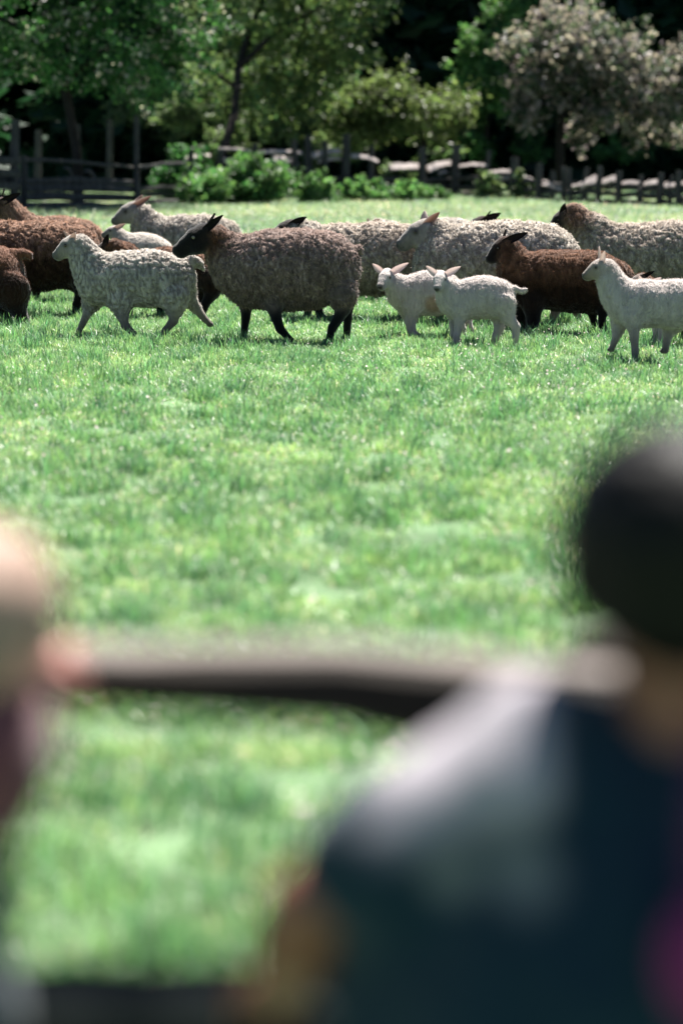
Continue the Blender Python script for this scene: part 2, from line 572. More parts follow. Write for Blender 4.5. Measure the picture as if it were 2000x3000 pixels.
# petals blown over the pasture
X, Y = field(3.5, 26, 26, 0.8)
pn = vnoise(np.stack([X * .6, Y * .6, 0 * X + 31], 1)) + 0.25 * rng.random(len(X))
m = pn > 0.62
X, Y = X[m], Y[m]
P = np.stack([X, Y, 0.05 + 0.04 * rng.random(len(X))], 1)
up = rng.normal(0, 0.5, (len(X), 3)) + np.array([0, 0, 1.0]); up /= np.linalg.norm(up, axis=1)[:, None]
c = np.ones((len(X), 3)) * (0.8 + 0.3 * rng.random((len(X), 1)))
V, T, C = quads(P, up, 0.013, c, 1.2, 0.15)
tag(obj('fallen_petals', np_mesh('fallen_petals', V, T, C, False), M_PETAL), 'pinkish white petals and dry flecks scattered over the grass', kind='stuff')

# ------------------------------------------------------------------ trees, bushes
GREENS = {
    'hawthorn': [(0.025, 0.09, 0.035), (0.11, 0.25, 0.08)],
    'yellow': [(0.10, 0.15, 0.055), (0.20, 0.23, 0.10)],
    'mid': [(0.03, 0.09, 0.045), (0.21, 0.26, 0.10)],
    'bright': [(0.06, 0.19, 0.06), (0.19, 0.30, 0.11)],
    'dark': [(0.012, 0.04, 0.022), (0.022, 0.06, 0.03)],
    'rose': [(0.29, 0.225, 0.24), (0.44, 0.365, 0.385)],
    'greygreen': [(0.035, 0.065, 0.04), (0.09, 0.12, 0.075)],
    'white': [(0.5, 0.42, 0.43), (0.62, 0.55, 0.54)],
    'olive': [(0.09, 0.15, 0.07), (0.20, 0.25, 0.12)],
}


def leafcloud(blobs, n, size, pal, clump=0.25, shell=0.55, flower=None, ffrac=0.0, fsize=None, droop=0.0, spray=-0.15):
    """leaves in uneven clumps through a set of ellipsoids; blobs: (centre, radii)"""
    vol = np.array([b[1][0] * b[1][1] * b[1][2] for b in blobs]) ** 0.7
    cl = []
    nc = max(12, n // 45)
    for (ce, ra), v in zip(blobs, vol / vol.sum()):
        k = max(3, int(nc * v))
        d = rng.normal(size=(k, 3)); d /= np.linalg.norm(d, axis=1)[:, None]
        r_ = (shell + (1 - shell) * rng.random(k)) ** 0.6 * (0.62 + 0.62 * rng.random(k))
        cl.append(np.array(ce) + d * r_[:, None] * np.array(ra))
    cl = np.concatenate(cl)
    tone = 0.45 + 1.1 * rng.random(len(cl)) ** 1.3
    isf = rng.random(len(cl))
    cen = np.mean([b_[0] for b_ in blobs], axis=0)
    out = cl - cen; out /= np.linalg.norm(out, axis=1)[:, None] + 1e-9
    out = out + rng.normal(0, .45, out.shape) + np.array([0, 0, spray]); out /= np.linalg.norm(out, axis=1)[:, None]
    ln = clump * (1.6 + 2.2 * rng.random(len(cl)))
    pw = rng.random(len(cl)) ** 1.2 + .15
    wh = rng.choice(len(cl), n, p=pw / pw.sum())
    tt = rng.random(n) * 1.6 - .8
    P = cl[wh] + out[wh] * (ln[wh] * tt)[:, None] + rng.normal(size=(n, 3)) * (clump * (.55 - .3 * tt))[:, None] * np.array([1, 1, 0.7])
    P[:, 2] -= droop * rng.random(n)
    nr = rng.normal(size=(n, 3)) * 0.8 + np.array([0, 0, 0.9]); nr /= np.linalg.norm(nr, axis=1)[:, None]
    a, b = np.array(GREENS[pal][0]), np.array(GREENS[pal][1])
    u = rng.random(n)[:, None]
    C = (a * (1 - u) + b * u) * tone[wh][:, None]
    if flower:
        f = rng.random(n) < ffrac * (0.3 + 1.4 * isf[wh])
        a, b = np.array(GREENS[flower][0]), np.array(GREENS[flower][1])
        C[f] = (a * (1 - u) + b * u)[f]
        s = np.where(f, fsize or size, size)
    else:
        s = np.full(n, size)
    return quads(P, nr, s, C)


def tube(pts, rad, seg=8, wob=0.06, seed=0):
    r = np.random.default_rng(seed)
    pts = [np.array(p, float) for p in pts]
    V, F = [], []
    for i, p in enumerate(pts):
        t = pts[min(i + 1, len(pts) - 1)] - pts[max(i - 1, 0)]
        t /= np.linalg.norm(t)
        a = np.cross(t, [0.3, 1, 0.1]); a /= np.linalg.norm(a)
        b = np.cross(t, a)
        for k in range(seg):
            q = 2 * np.pi * k / seg
            V.append(p + rad[i] * (1 + wob * r.normal()) * (np.cos(q) * a + np.sin(q) * b))
    for i in range(len(pts) - 1):
        for k in range(seg):
            F.append([i * seg + k, i * seg + (k + 1) % seg, (i + 1) * seg + (k + 1) % seg, (i + 1) * seg + k])
    n0 = len(V)
    V += [pts[0], pts[-1]]
    for k in range(seg):
        F.append([n0, (k + 1) % seg, k, k]); 
        e = (len(pts) - 1) * seg
        F.append([n0 + 1, e + k, e + (k + 1) % seg, e + (k + 1) % seg])
    return V, F


def join_tubes(tl):
    V, F, o = [], [], 0
    for i, (p, r_) in enumerate(tl):
        v, f = tube(p, r_, seed=i)
        V += v; F += [[a + o for a in q] for q in f]; o += len(v)
    return V, F


def quadmesh(name, V, F, smooth=True):
    me = bpy.data.meshes.new(name)
    F2 = [list(dict.fromkeys(q)) for q in F]
    me.from_pydata([tuple(v) for v in V], [], F2)
    me.polygons.foreach_set('use_smooth', [smooth] * len(F2))
    return me


def tree(name, base, limbs, blobs, n, size, pal, label, cat, group=None, clump=0.25, m=None, **kw):
    base = np.array(base, float)
    root = empty(name, base, label, cat, group)
    if limbs:
        V, F = join_tubes([([np.array(p) - base for p in pts], rr) for pts, rr in limbs])
        obj('trunk', quadmesh('trunk', V, F), M_BARK, root)
    bl = [(np.array(c) - base, r_) for c, r_ in blobs]
    V, T, C = leafcloud(bl, n, size, pal, clump, **kw)
    obj('crown' if limbs else 'foliage', np_mesh('crown', V, T, C, False), M_LEAF, root)
    return root


def blob(px, py, Y, rx, ry, rz=None):
    k = mpp(Y)
    return (at(px, py, Y), (rx * k, (rz or rx) * k, ry * k))


def g0(px, Y):
    p = at(px, HORIZON, Y); p[2] = 0
    return p


# hawthorn in flower, upper left
Yh = 46.5
tree('hawthorn_tree', g0(175, Yh),
     [([g0(228, Yh), at(226, 450, Yh), at(190, 250, Yh), at(200, 60, Yh), at(150, -300, Yh)], [.12, .10, .09, .08, .04]),
      ([at(165, 260, Yh), at(300, 150, Yh - .5), at(480, 80, Yh - .5)], [.08, .05, .02]),
      ([at(180, 200, Yh), at(60, 80, Yh), at(-80, 20, Yh)], [.07, .05, .02]),
      ([at(200, 80, Yh), at(380, -60, Yh), at(560, -120, Yh)], [.06, .04, .02])],
     [blob(120, 30, Yh, 230, 190), blob(380, 60, Yh - .7, 210, 190), blob(540, 40, Yh - .3, 150, 150), blob(450, 240, Yh, 120, 70), blob(60, 180, Yh, 160, 110),
      blob(250, 200, Yh - .5, 150, 80), blob(590, 120, Yh, 90, 80), blob(200, -250, Yh, 420, 200), blob(300, -420, Yh - 1, 480, 220, 500), blob(-100, -200, Yh - 2, 350, 200, 450), blob(500, -330, Yh + 1, 260, 160, 400)],  # upper crown out of view, enlarged to shade the left fence
     36000, 0.075, 'hawthorn', 'tall hawthorn tree with white blossom, overhanging the gate and the fence', 'tree', clump=0.17, flower='white', ffrac=0.09, fsize=0.085)
# leaning tree, centre
Yc = 55
tree('leaning_tree', g0(618, Yc - 3),
     [([g0(612, Yc - 3), at(640, 490, Yc - 3), at(688, 330, Yc - 2), at(698, 200, Yc - 1), at(730, 90, Yc), at(800, -60, Yc), at(840, -300, Yc)], [.13, .11, .095, .09, .08, .06, .03]),
      ([at(700, 200, Yc - 1), at(790, 110, Yc - .5), at(900, 40, Yc), at(1040, -40, Yc)], [.07, .06, .045, .02]),
      ([at(694, 260, Yc - 1), at(600, 190, Yc - 1), at(520, 160, Yc - 1)], [.05, .03, .015])],
     [blob(640, 250, Yc + 1, 100, 90), blob(760, 40, Yc, 140, 100), blob(900, 190, Yc + 1, 170, 110), blob(960, 60, Yc, 120, 90), blob(1060, 110, Yc - 1, 70, 80),
      blob(1030, 20, Yc - 1, 100, 60), blob(820, 300, Yc + 1, 160, 60), blob(900, -180, Yc, 300, 150)],
     18000, 0.085, 'mid', 'leaning tree with a thin dark slanting trunk behind the bushes', 'tree', clump=0.24)
tree('hazel_tree', g0(760, 62),
     [([g0(760, 62), at(765, 300, 62), at(740, 150, 62)], [.1, .08, .03])],
     [blob(770, 330, 61, 70, 80), blob(600, 170, 62, 90, 90), blob(480, 300, 62, 130, 60), blob(860, 360, 61, 60, 50), blob(560, 330, 61, 80, 50), blob(640, 60, 63, 160, 80)],
     14000, 0.10, 'olive', 'pale green hazel showing between the hawthorn and the slanting trunk', 'tree', clump=0.25)
tree('maple_sapling', g0(1235, 57),
     [([g0(1235, 57), at(1238, 400, 57), at(1230, 290, 57)], [.07, .055, .02]),
      ([at(1238, 400, 57), at(1120, 320, 57), at(1050, 300, 57)], [.04, .03, .01]),
      ([at(1236, 380, 57), at(1320, 310, 57), at(1370, 300, 57)], [.04, .03, .01])],
     [blob(1090, 310, 57, 110, 60), blob(1240, 340, 56.5, 110, 60), blob(1330, 300, 57, 60, 35), blob(1160, 270, 57, 80, 40), blob(1310, 360, 57, 50, 25), blob(1040, 380, 57, 80, 50)],
     9500, 0.085, 'yellow', 'low yellow green maple with spreading branches over the middle of the fence', 'tree', clump=0.2)
tree('blossom_tree', g0(1642, 56),
     [([g0(1645, 56), at(1640, 420, 56), at(1645, 260, 56), at(1660, 100, 56)], [.13, .11, .09, .04]),
      ([at(1645, 280, 56), at(1760, 180, 56), at(1880, 160, 56)], [.07, .05, .02]),
      ([at(1642, 300, 56), at(1540, 180, 56), at(1480, 130, 56)], [.06, .04, .02])],
     [blob(1640, 130, 55, 150, 110), blob(1770, 160, 55, 150, 90), blob(1880, 230, 55, 140, 100), blob(1960, 280, 55, 110, 80), blob(1580, 230, 55, 90, 70),
      blob(1580, 320, 55, 60, 50), blob(1780, 330, 55.5, 110, 60), blob(1690, 50, 56, 90, 60), blob(1500, 130, 55.5, 50, 50), blob(1920, 370, 56, 90, 40), blob(1690, 380, 56, 50, 40), blob(2080, 200, 55, 120, 130)],
     19000, 0.085, 'greygreen', 'spreading tree covered in dusty pink blossom behind the fence', 'tree', clump=0.18, flower='rose', ffrac=0.42, fsize=0.09, droop=0.15)
tree('beech_sapling', g0(1420, 60),
     [([g0(1420, 60), at(1425, 350, 60), at(1415, 150, 60), at(1470, 20, 60)], [.08, .07, .05, .02])],
     [blob(1390, 150, 60, 45, 35), blob(1420, 210, 60, 60, 40), blob(1480, 25, 60, 50, 25), blob(1440, 290, 60, 50, 50), blob(1360, 245, 60, 30, 20), blob(1390, 130, 60, 30, 25)],
     4200, 0.09, 'bright', 'slim green sapling just beside the pink blossom tree', 'tree', clump=0.2)

bush = [  # px, py, Y, rx, ry, n, palette, label
    (545, 520, 49, 90, 80, 5500, 'hawthorn', 'dark leafy bush against the fence behind the white sheep'),
    (600, 552, 47.5, 55, 40, 3000, 'bright', 'small bush at the foot of the slanting trunk'),
    (735, 532, 48.5, 105, 60, 8000, 'bright', 'broad bright green bush in front of the fence, right of the slanting trunk'),
    (930, 562, 49, 60, 44, 2800, 'bright', 'low bush under the fence post beside the broad bright bush'),
    (1065, 572, 50, 80, 36, 3500, 'bright', 'round green bush in the middle below the yellow green maple'),
    (1215, 574, 50.5, 85, 28, 3200, 'bright', 'low bush under the widest sunlit rail of the fence'),
    (1430, 560, 51.5, 42, 40, 1800, 'mid', 'small bush between two fence posts, right of the tallest mid post'),
    (1535, 562, 51, 34, 44, 1800, 'mid', 'narrow upright bush at the fence below the pink blossom tree'),
    (860, 470, 54.5, 70, 40, 2500, 'olive', 'pale shrub growing through the fence rails beside two dark posts'),
    (660, 405, 57, 70, 40, 1600, 'olive', 'sunlit sapling leaves behind the fence close to the slanting trunk'),
    (1000, 425, 58, 90, 34, 1700, 'olive', 'pale undergrowth behind the fence, below the left half of the maple'),
    (1290, 450, 58, 70, 34, 1000, 'mid', 'dim undergrowth behind the fence, right of the maple stem'),
    (1400, 430, 60, 60, 60, 900, 'hawthorn', 'dim shrub in the shade below the slim green sapling'),
    (1560, 440, 62, 70, 40, 900, 'hawthorn', 'dim undergrowth left of the blossom tree trunk'),
    (1820, 440, 62, 120, 36, 1300, 'hawthorn', 'long dim undergrowth in the shade of the pink blossom tree'),
    (520, 330, 56, 70, 46, 1900, 'olive', 'pale green leafy patch under the hawthorn, left of the slanting trunk'),
    (1160, 520, 53.6, 50, 40, 1800, 'olive', 'thin shrub behind the rails next to the widest sunlit rail'),
]
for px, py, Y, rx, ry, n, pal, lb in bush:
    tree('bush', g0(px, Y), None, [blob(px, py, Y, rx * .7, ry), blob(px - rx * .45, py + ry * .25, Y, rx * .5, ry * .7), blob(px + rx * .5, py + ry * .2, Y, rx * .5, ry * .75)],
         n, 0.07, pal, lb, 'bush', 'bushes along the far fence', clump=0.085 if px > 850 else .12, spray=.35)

# dark conifers of the wood, one by one
def conifer_protos():
    out = []
    for s in range(3):
        r = np.random.default_rng(100 + s)
        n = 9000
        h = 16.0
        z = 0.6 + (h - 0.6) * r.random(n) ** 1.15
        rad = 3.0 * (1 - z / (h * 1.06)) ** 0.75
        a = r.random(n) * 6.283
        lay = 0.72 + 0.28 * np.sin(z * 5 + a * 3 + s)
        q = rad * lay * (0.35 + 0.65 * r.random(n))
        P = np.stack([q * np.cos(a), q * np.sin(a), z - 0.18 * q], 1)
        nr = r.normal(size=(n, 3)) * .5 + np.array([0, 0, 1]); nr /= np.linalg.norm(nr, axis=1)[:, None]
        u = r.random(n)[:, None]
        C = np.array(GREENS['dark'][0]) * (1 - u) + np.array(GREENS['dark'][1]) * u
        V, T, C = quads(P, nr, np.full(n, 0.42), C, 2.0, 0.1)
        crown = np_mesh('needle_crown', V, T, C, False)
        tv, tf = tube([(0, 0, -.1), (0.05, 0, 5), (0, 0.03, 15.5)], [.26, .2, .03], seed=s)
        out.append((crown, quadmesh('conifer_trunk', tv, tf)))
    return out


CP = conifer_protos()
rows = []
for Y, xs in ((66, np.arange(-20, 27, 3.1)), (71, np.arange(-19, 28, 3.1)), (77, np.arange(-6, 30, 3.4))):
    for i, x in enumerate(xs):
        xx = x + random.uniform(-.8, .8)
        yy = Y + random.uniform(-1.5, 1.5)
        px = 1000 + xx / yy * F_PX
        if px < 420 and yy < 80: 
            if px > 40 and px < 330: continue
        rows.append((xx, yy))
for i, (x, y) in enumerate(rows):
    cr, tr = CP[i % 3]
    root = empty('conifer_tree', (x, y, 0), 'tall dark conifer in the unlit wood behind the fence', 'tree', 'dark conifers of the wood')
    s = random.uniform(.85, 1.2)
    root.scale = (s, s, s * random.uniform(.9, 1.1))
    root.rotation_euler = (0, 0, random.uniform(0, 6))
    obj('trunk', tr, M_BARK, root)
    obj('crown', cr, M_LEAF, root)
# far wood beyond the clearing, one mass
n = 42000
X = -60 + 125 * rng.random(n); Y = 136 + 14 * rng.random(n); Z = 24 * rng.random(n) ** 1.1
mm = X > 0
Y[mm] -= 48
P = np.stack([X, Y, Z], 1)
nr = rng.normal(size=(n, 3)); nr /= np.linalg.norm(nr, axis=1)[:, None]
u = rng.random(n)[:, None]
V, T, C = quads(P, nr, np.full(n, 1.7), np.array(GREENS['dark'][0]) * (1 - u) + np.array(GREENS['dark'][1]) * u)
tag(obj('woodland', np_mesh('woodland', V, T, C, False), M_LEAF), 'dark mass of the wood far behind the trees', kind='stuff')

# ------------------------------------------------------------------ fences
def beam(a, b, w, h, roll=0.0, taper=0.85, kind='split', seed=0, seg=7, bend=0.02):
    """an irregular split rail or post from a to b; w across, h high"""
    r = np.random.default_rng(seed)
    a, b = np.array(a, float), np.array(b, float)
    t = b - a; L = np.linalg.norm(t); t /= L
    up = np.array([0, 0, 1.0]) if abs(t[2]) < .8 else np.array([0, 1.0, 0])
    s = np.cross(t, up); s /= np.linalg.norm(s); up = np.cross(s, t)
    if kind == 'split':
        prof = [(-.5, -.35), (-.1, -.5), (.45, -.4), (.5, .1), (.25, .5), (-.15, .35)]
    elif kind == 'wedge':   # broad face leaning back towards the sky
        prof = [(.5, -.45), (.5, -.25), (-.15, .5), (-.4, .45), (-.5, -.3), (0, -.5)]
    else:
        prof = [(math.cos(q) * .5, math.sin(q) * .5) for q in np.linspace(0, 2 * math.pi, 9)[:-1]]
    cr, sr = math.cos(roll), math.sin(roll)
    V, F = [], []
    k = len(prof)
    for i in range(seg + 1):
        u = i / seg
        f = 1 + (taper - 1) * u
        c = a + t * L * u + (up * math.sin(u * 3.1) + s * .5 * math.sin(u * 5)) * bend * r.uniform(.6, 1.2)
        for (x, y) in prof:
            x, y = x * w * f * (1 + .1 * r.normal()), y * h * f * (1 + .1 * r.normal())
            V.append(c + s * (x * cr - y * sr) + up * (x * sr + y * cr))
    for i in range(seg):
        for j in range(k):
            F.append([i * k + j, i * k + (j + 1) % k, (i + 1) * k + (j + 1) % k, (i + 1) * k + j])
    F.append(list(range(k))[::-1]); F.append([seg * k + j for j in range(k)])
    return V, F


def piece(name, parent, V, F, m, smooth=False):
    me = bpy.data.meshes.new(name)
    o0 = np.array(parent.location)
    me.from_pydata([tuple(np.array(v) - o0) for v in V], [], F)
    me.update()
    return obj(name, me, m, parent)


# distance of the far fence line at each picture column
FX = [-200, 0, 400, 800, 1330, 1600, 2000, 2300]
FY = [42, 43, 46.5, 52, 54, 50, 46, 43]
fy = lambda px: float(np.interp(px, FX, FY))
far_fence = empty('split_rail_fence', g0(1330, fy(1330)), 'long weathered split rail fence along the wood with sunlit pinkish grey rails', 'fence')
posts = [(40, 350, 30), (66, 455, 24), (400, 340, 17), (560, 440, 20), (640, 425, 20), (745, 420, 20), (865, 408, 18), (906, 396, 24), (955, 410, 16), (1010, 392, 26),
         (1085, 425, 18), (1240, 430, 24), (1332, 426, 28), (1425, 440, 16), (1505, 460, 26), (1580, 478, 22), (1618, 500, 16), (1655, 488, 18), (1672, 492, 14),
         (1712, 490, 20), (1754, 486, 18), (1812, 500, 20), (1872, 512, 16), (1880, 520, 12), (1932, 505, 22), (1962, 512, 14), (1990, 500, 20), (2060, 500, 22), (2140, 500, 20), (-60, 380, 26)]
for i, (px, top, w) in enumerate(posts):
    Y = fy(px) + (0.14 if i % 3 == 1 else -0.16)
    a = g0(px, Y); a[2] = -0.1
    b = at(px + random.uniform(-6, 6), top, Y)
    V, F = beam(a, b, w * mpp(Y), w * mpp(Y), kind='round', taper=.9, seed=i, seg=4, bend=.01)
    piece('post', far_fence, V, F, M_POSTW)
rails = [  # x0,y0,x1,y1 of the rail axis in the photograph, height in px, shape
    (545, 466, 615, 455, 10, 'wedge'), (640, 436, 760, 446, 8, 'split'), (760, 446, 885, 447, 9, 'wedge'), (915, 456, 998, 442, 15, 'wedge'),
    (1028, 456, 1108, 472, 12, 'wedge'), (1140, 491, 1245, 490, 20, 'wedge'), (1252, 496, 1322, 478, 18, 'wedge'), (1285, 508, 1312, 504, 9, 'wedge'),
    (1338, 488, 1420, 484, 10, 'wedge'), (1428, 508, 1500, 503, 12, 'wedge'), (1428, 526, 1500, 522, 11, 'wedge'), (1328, 572, 1372, 570, 14, 'wedge'),
    (1510, 514, 1562, 530, 10, 'split'), (1585, 536, 1652, 556, 16, 'wedge'), (1662, 554, 1706, 538, 15, 'wedge'), (1708, 544, 1749, 528, 26, 'wedge'), (1752, 542, 1812, 522, 20, 'wedge'),
    (1818, 540, 1870, 536, 12, 'wedge'), (1878, 546, 1928, 534, 17, 'wedge'), (1936, 550, 1960, 544, 18, 'wedge'), (1960, 545, 2060, 535, 14, 'wedge'),
    (655, 472, 700, 480, 16, 'wedge'), (800, 468, 870, 476, 22, 'wedge'), (930, 472, 1000, 466, 12, 'split'),
    (-100, 462, 60, 470, 14, 'split'), (70, 468, 310, 484, 12, 'split'), (300, 484, 400, 494, 10, 'split'), (400, 490, 560, 480, 12, 'split'),
    (-100, 530, 60, 530, 24, 'split'), (70, 532, 400, 534, 20, 'split'), (70, 553, 400, 556, 24, 'split'), (-100, 580, 60, 584, 26, 'split'), (70, 577, 400, 582, 24, 'split'),
    (70, 603, 400, 607, 20, 'split'), (190, 490, 215, 520, 12, 'split'), (250, 500, 280, 520, 14, 'split'),
]
for i, (x0, y0, x1, y1, hh, kd) in enumerate(rails):
    Ya, Yb = fy(x0), fy(x1)
    hm = hh * mpp(Ya) * 1.05
    V, F = beam(at(x0, y0, Ya), at(x1, y1, Yb), hm * (1.0 if kd == 'wedge' else .8), hm, kind=kd, seed=50 + i, taper=.9, bend=.03)
    piece('rail', far_fence, V, F, M_POSTW if x0 < 420 else M_WOOD)  # left rails get the dark copy: hawthorn shade given as colour
# the stacked lower rails between the posts (shade put into their dark wood colour)
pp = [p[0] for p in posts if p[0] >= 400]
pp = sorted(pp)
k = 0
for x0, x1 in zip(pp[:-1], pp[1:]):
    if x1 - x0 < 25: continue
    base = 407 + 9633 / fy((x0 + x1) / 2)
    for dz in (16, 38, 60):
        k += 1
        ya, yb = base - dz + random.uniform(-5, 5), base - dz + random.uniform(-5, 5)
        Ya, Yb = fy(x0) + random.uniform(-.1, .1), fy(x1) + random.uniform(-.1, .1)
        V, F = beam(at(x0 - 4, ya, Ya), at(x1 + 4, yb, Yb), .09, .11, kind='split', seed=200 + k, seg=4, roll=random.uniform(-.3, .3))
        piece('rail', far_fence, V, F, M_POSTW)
# gate with planks at the left end, and the lone poles behind it
gate = empty('plank_gate', g0(0, 42.4), 'dark plank gate beside the tall fence post at the edge of the paddock', 'gate')
for i, py in enumerate((470, 505, 545, 585)):
    V, F = beam(at(-180, py, 42.3), at(58, py + 3, 42.3), .05, .15, kind='split', seed=300 + i, roll=0)
    piece('plank', gate, V, F, M_POSTW)
V, F = beam(at(-40, 460, 42.2), at(-36, 610, 42.2), .12, .05, kind='split', seed=310)
piece('brace', gate, V, F, M_POSTW)
for px, t, b, lb, Y in ((110, 380, 520, 'short bluish pole in the shade behind the gate', 56), (225, 365, 520, 'dim slanting pole in the dark between gate and thin tall post', 60), (320, 350, 520, 'dim thick pole in the dark beside the thin tall post', 58)):
    a = g0(px, Y)
    o = empty('wooden_pole', a, lb, 'pole')
    V, F = beam(a, at(px + 2, t, Y), .17, .17, kind='round', seed=int(px), seg=4)
    piece('shaft', o, V, F, M_POSTW)

# the near fence the children lean on
NY = 2.2
near_fence = empty('paddock_fence', (0, NY, 0), 'near split rail fence with a thick sagging top rail in front of the children', 'fence')
def rail_path(name, pts, m, dist, seg=18, seed=0, sunlit_top=False):
    """pts: (px, top, bottom) along the rail"""
    r = np.random.default_rng(seed)
    xs = [p[0] for p in pts]
    V, F = [], []
    prof = [(-.5, -.35), (-.25, -.5), (.35, -.45), (.5, -.1), (.5, .42), (.2, .5), (-.25, .46), (-.5, .34)]
    K = len(prof)
    for i in range(seg + 1):
        px = xs[0] + (xs[-1] - xs[0]) * i / seg
        t = np.interp(px, xs, [p[1] for p in pts]); b = np.interp(px, xs, [p[2] for p in pts])
        c = at(px, (t + b) / 2, dist); h = (b - t) * mpp(dist)
        for (x, y) in prof:
            V.append(c + np.array([0, x * 0.095 * (1 + .05 * r.normal()), y * h * (1 + .04 * r.normal())]))
    for i in range(seg):
        for j in range(K):
            F.append([i * K + j, (i + 1) * K + j, (i + 1) * K + (j + 1) % K, i * K + (j + 1) % K])
    F.append(list(range(K))); F.append([seg * K + j for j in range(K)][::-1])
    o_ = piece(name, near_fence, V, F, m)
    if sunlit_top:     # shade tone painted on the flanks, sunlit tone on the upper face
        o_.data.materials.append(M_SUNLITW)
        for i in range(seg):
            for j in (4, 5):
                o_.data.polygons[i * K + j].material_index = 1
    return o_
rail_path('rail', [(-900, 1880, 2060), (0, 1885, 2055), (500, 1895, 2070), (1000, 1885, 2110), (1300, 1910, 2180), (1700, 1950, 2210), (2500, 1970, 2200)], M_NEARW, NY, seed=1, sunlit_top=True)
rail_path('rail', [(-900, 2850, 3100), (400, 2860, 3100), (1000, 2850, 3090), (2500, 2830, 3060)], M_SHADEDW, NY - .13, seed=2)
for px, tp in ((1800, 1880), (-560, 1760)):
    a = g0(px, NY + .1); a[2] = -.2
    V, F = beam(a, at(px, tp, NY + .1), .12, .12, kind='round', seed=px % 7, seg=6, bend=.006)
    piece('post', near_fence, V, F, M_NEARW)


# ------------------------------------------------------------------ sheep
PAL = {  # wool tip, wool root, face, muzzle, leg, ear outside, ear inside
    'white': dict(tip=(.67, .61, .54), root=(.12, .10, .08), face=(.22, .19, .165), muzzle=(.06, .055, .055), leg=(.16, .135, .11), ear=(.55, .47, .43), ein=(.42, .32, .28), top=(.46, .42, .37)),
    'cream': dict(tip=(.68, .61, .53), root=(.18, .145, .115), face=(.17, .155, .14), muzzle=(.05, .05, .055), leg=(.2, .16, .12), ear=(.58, .50, .46), ein=(.22, .13, .10), top=(.36, .32, .28)),
    'lamb': dict(tip=(.54, .475, .44), root=(.34, .30, .275), face=(.48, .43, .40), muzzle=(.06, .05, .05), leg=(.40, .34, .31), ear=(.84, .74, .71), ein=(.84, .74, .71), top=(.52, .46, .43)),
    'grey': dict(tip=(.43, .315, .27), root=(.07, .052, .045), face=(.007, .006, .006), muzzle=(.009, .008, .008), leg=(.006, .006, .006), ear=(.008, .007, .007), ein=(.012, .008, .007), top=(.012, .009, .008)),
    'brown': dict(tip=(.22, .10, .055), root=(.015, .007, .005), face=(.010, .006, .005), muzzle=(.006, .005, .005), leg=(.006, .004, .004), ear=(.010, .006, .005), ein=(.02, .01, .01), top=(.03, .014, .01)),
    'tanbrown': dict(tip=(.41, .24, .16), root=(.02, .010, .007), face=(.010, .006, .005), muzzle=(.006, .005, .005), leg=(.006, .005, .004), ear=(.010, .006, .005), ein=(.02, .01, .01), top=(.03, .014, .01)),
    'blackbrown': dict(tip=(.23, .11, .06), root=(.008, .004, .003), face=(.005, .004, .004), muzzle=(.006, .005, .006), leg=(.005, .004, .004), ear=(.008, .005, .005), ein=(.02, .012, .012), top=(.05, .022, .012)),
    'dusty': dict(tip=(.66, .57, .48), root=(.12, .095, .078), face=(.009, .006, .006), muzzle=(.006, .005, .006), leg=(.01, .008, .008), ear=(.009, .006, .006), ein=(.02, .01, .01), top=(.02, .012, .01)),
}


def ear_mesh(base, tip, width, face_dir, pal, thick=0.006):
    base, tip = np.array(base), np.array(tip)
    ax = tip - base; L = np.linalg.norm(ax); ax /= L
    fd = np.array(face_dir, float); fd -= ax * fd.dot(ax); fd /= np.linalg.norm(fd)
    sd = np.cross(ax, fd)
    nu, nv = 11, 6
    V, C = [], []
    cout, cin = np.array(pal['ear']), np.array(pal['ein'])
    for layer in (1, -1):
        for i in range(nu + 1):
            t = math.sin(i / nu * math.pi / 2)
            w = width * 1.3 * (0.5 + 0.5 * math.sin(math.pi * min(1, t * .92 + .1) ** .9)) * math.sqrt(max(0, 1 - t ** 4))
            for j in range(nv + 1):
                s = -1 + 2 * j / nv
                cup = width * (0.45 * (1 - t * .6)) * (s * s)
                p = base + ax * L * t + sd * s * w / 2 + fd * (cup - width * .12 * math.sin(t * 3)) + fd * layer * thick / 2 * (1 - .8 * abs(s))
                V.append(p)
                rim = abs(s) ** 4
                C.append(cout if layer < 0 else cin * (1 - rim) + cout * rim)
    n1 = (nu + 1) * (nv + 1)
    F = []
    for l in (0, 1):
        for i in range(nu):
            for j in range(nv):
                a = l * n1 + i * (nv + 1) + j
                q = [a, a + 1, a + nv + 2, a + nv + 1]
                F.append(q if l == 0 else q[::-1])
    for i in range(nu):   # edges
        for j in (0, nv):
            a = i * (nv + 1) + j; b = a + nv + 1
            F.append([a, b, b + n1, a + n1])
    return np.array(V), np.array(F), np.array(C)


def uv_sphere(c, r, nu=10, nv=7):
    V = [np.array(c) + r * np.array([math.sin(b) * math.cos(a), math.sin(b) * math.sin(a), math.cos(b)])
         for b in np.linspace(0.001, math.pi - .001, nv) for a in np.linspace(0, 2 * math.pi, nu, endpoint=False)]
    F = [[i * nu + j, i * nu + (j + 1) % nu, (i + 1) * nu + (j + 1) % nu, (i + 1) * nu + j] for i in range(nv - 1) for j in range(nu)]
    return V, F


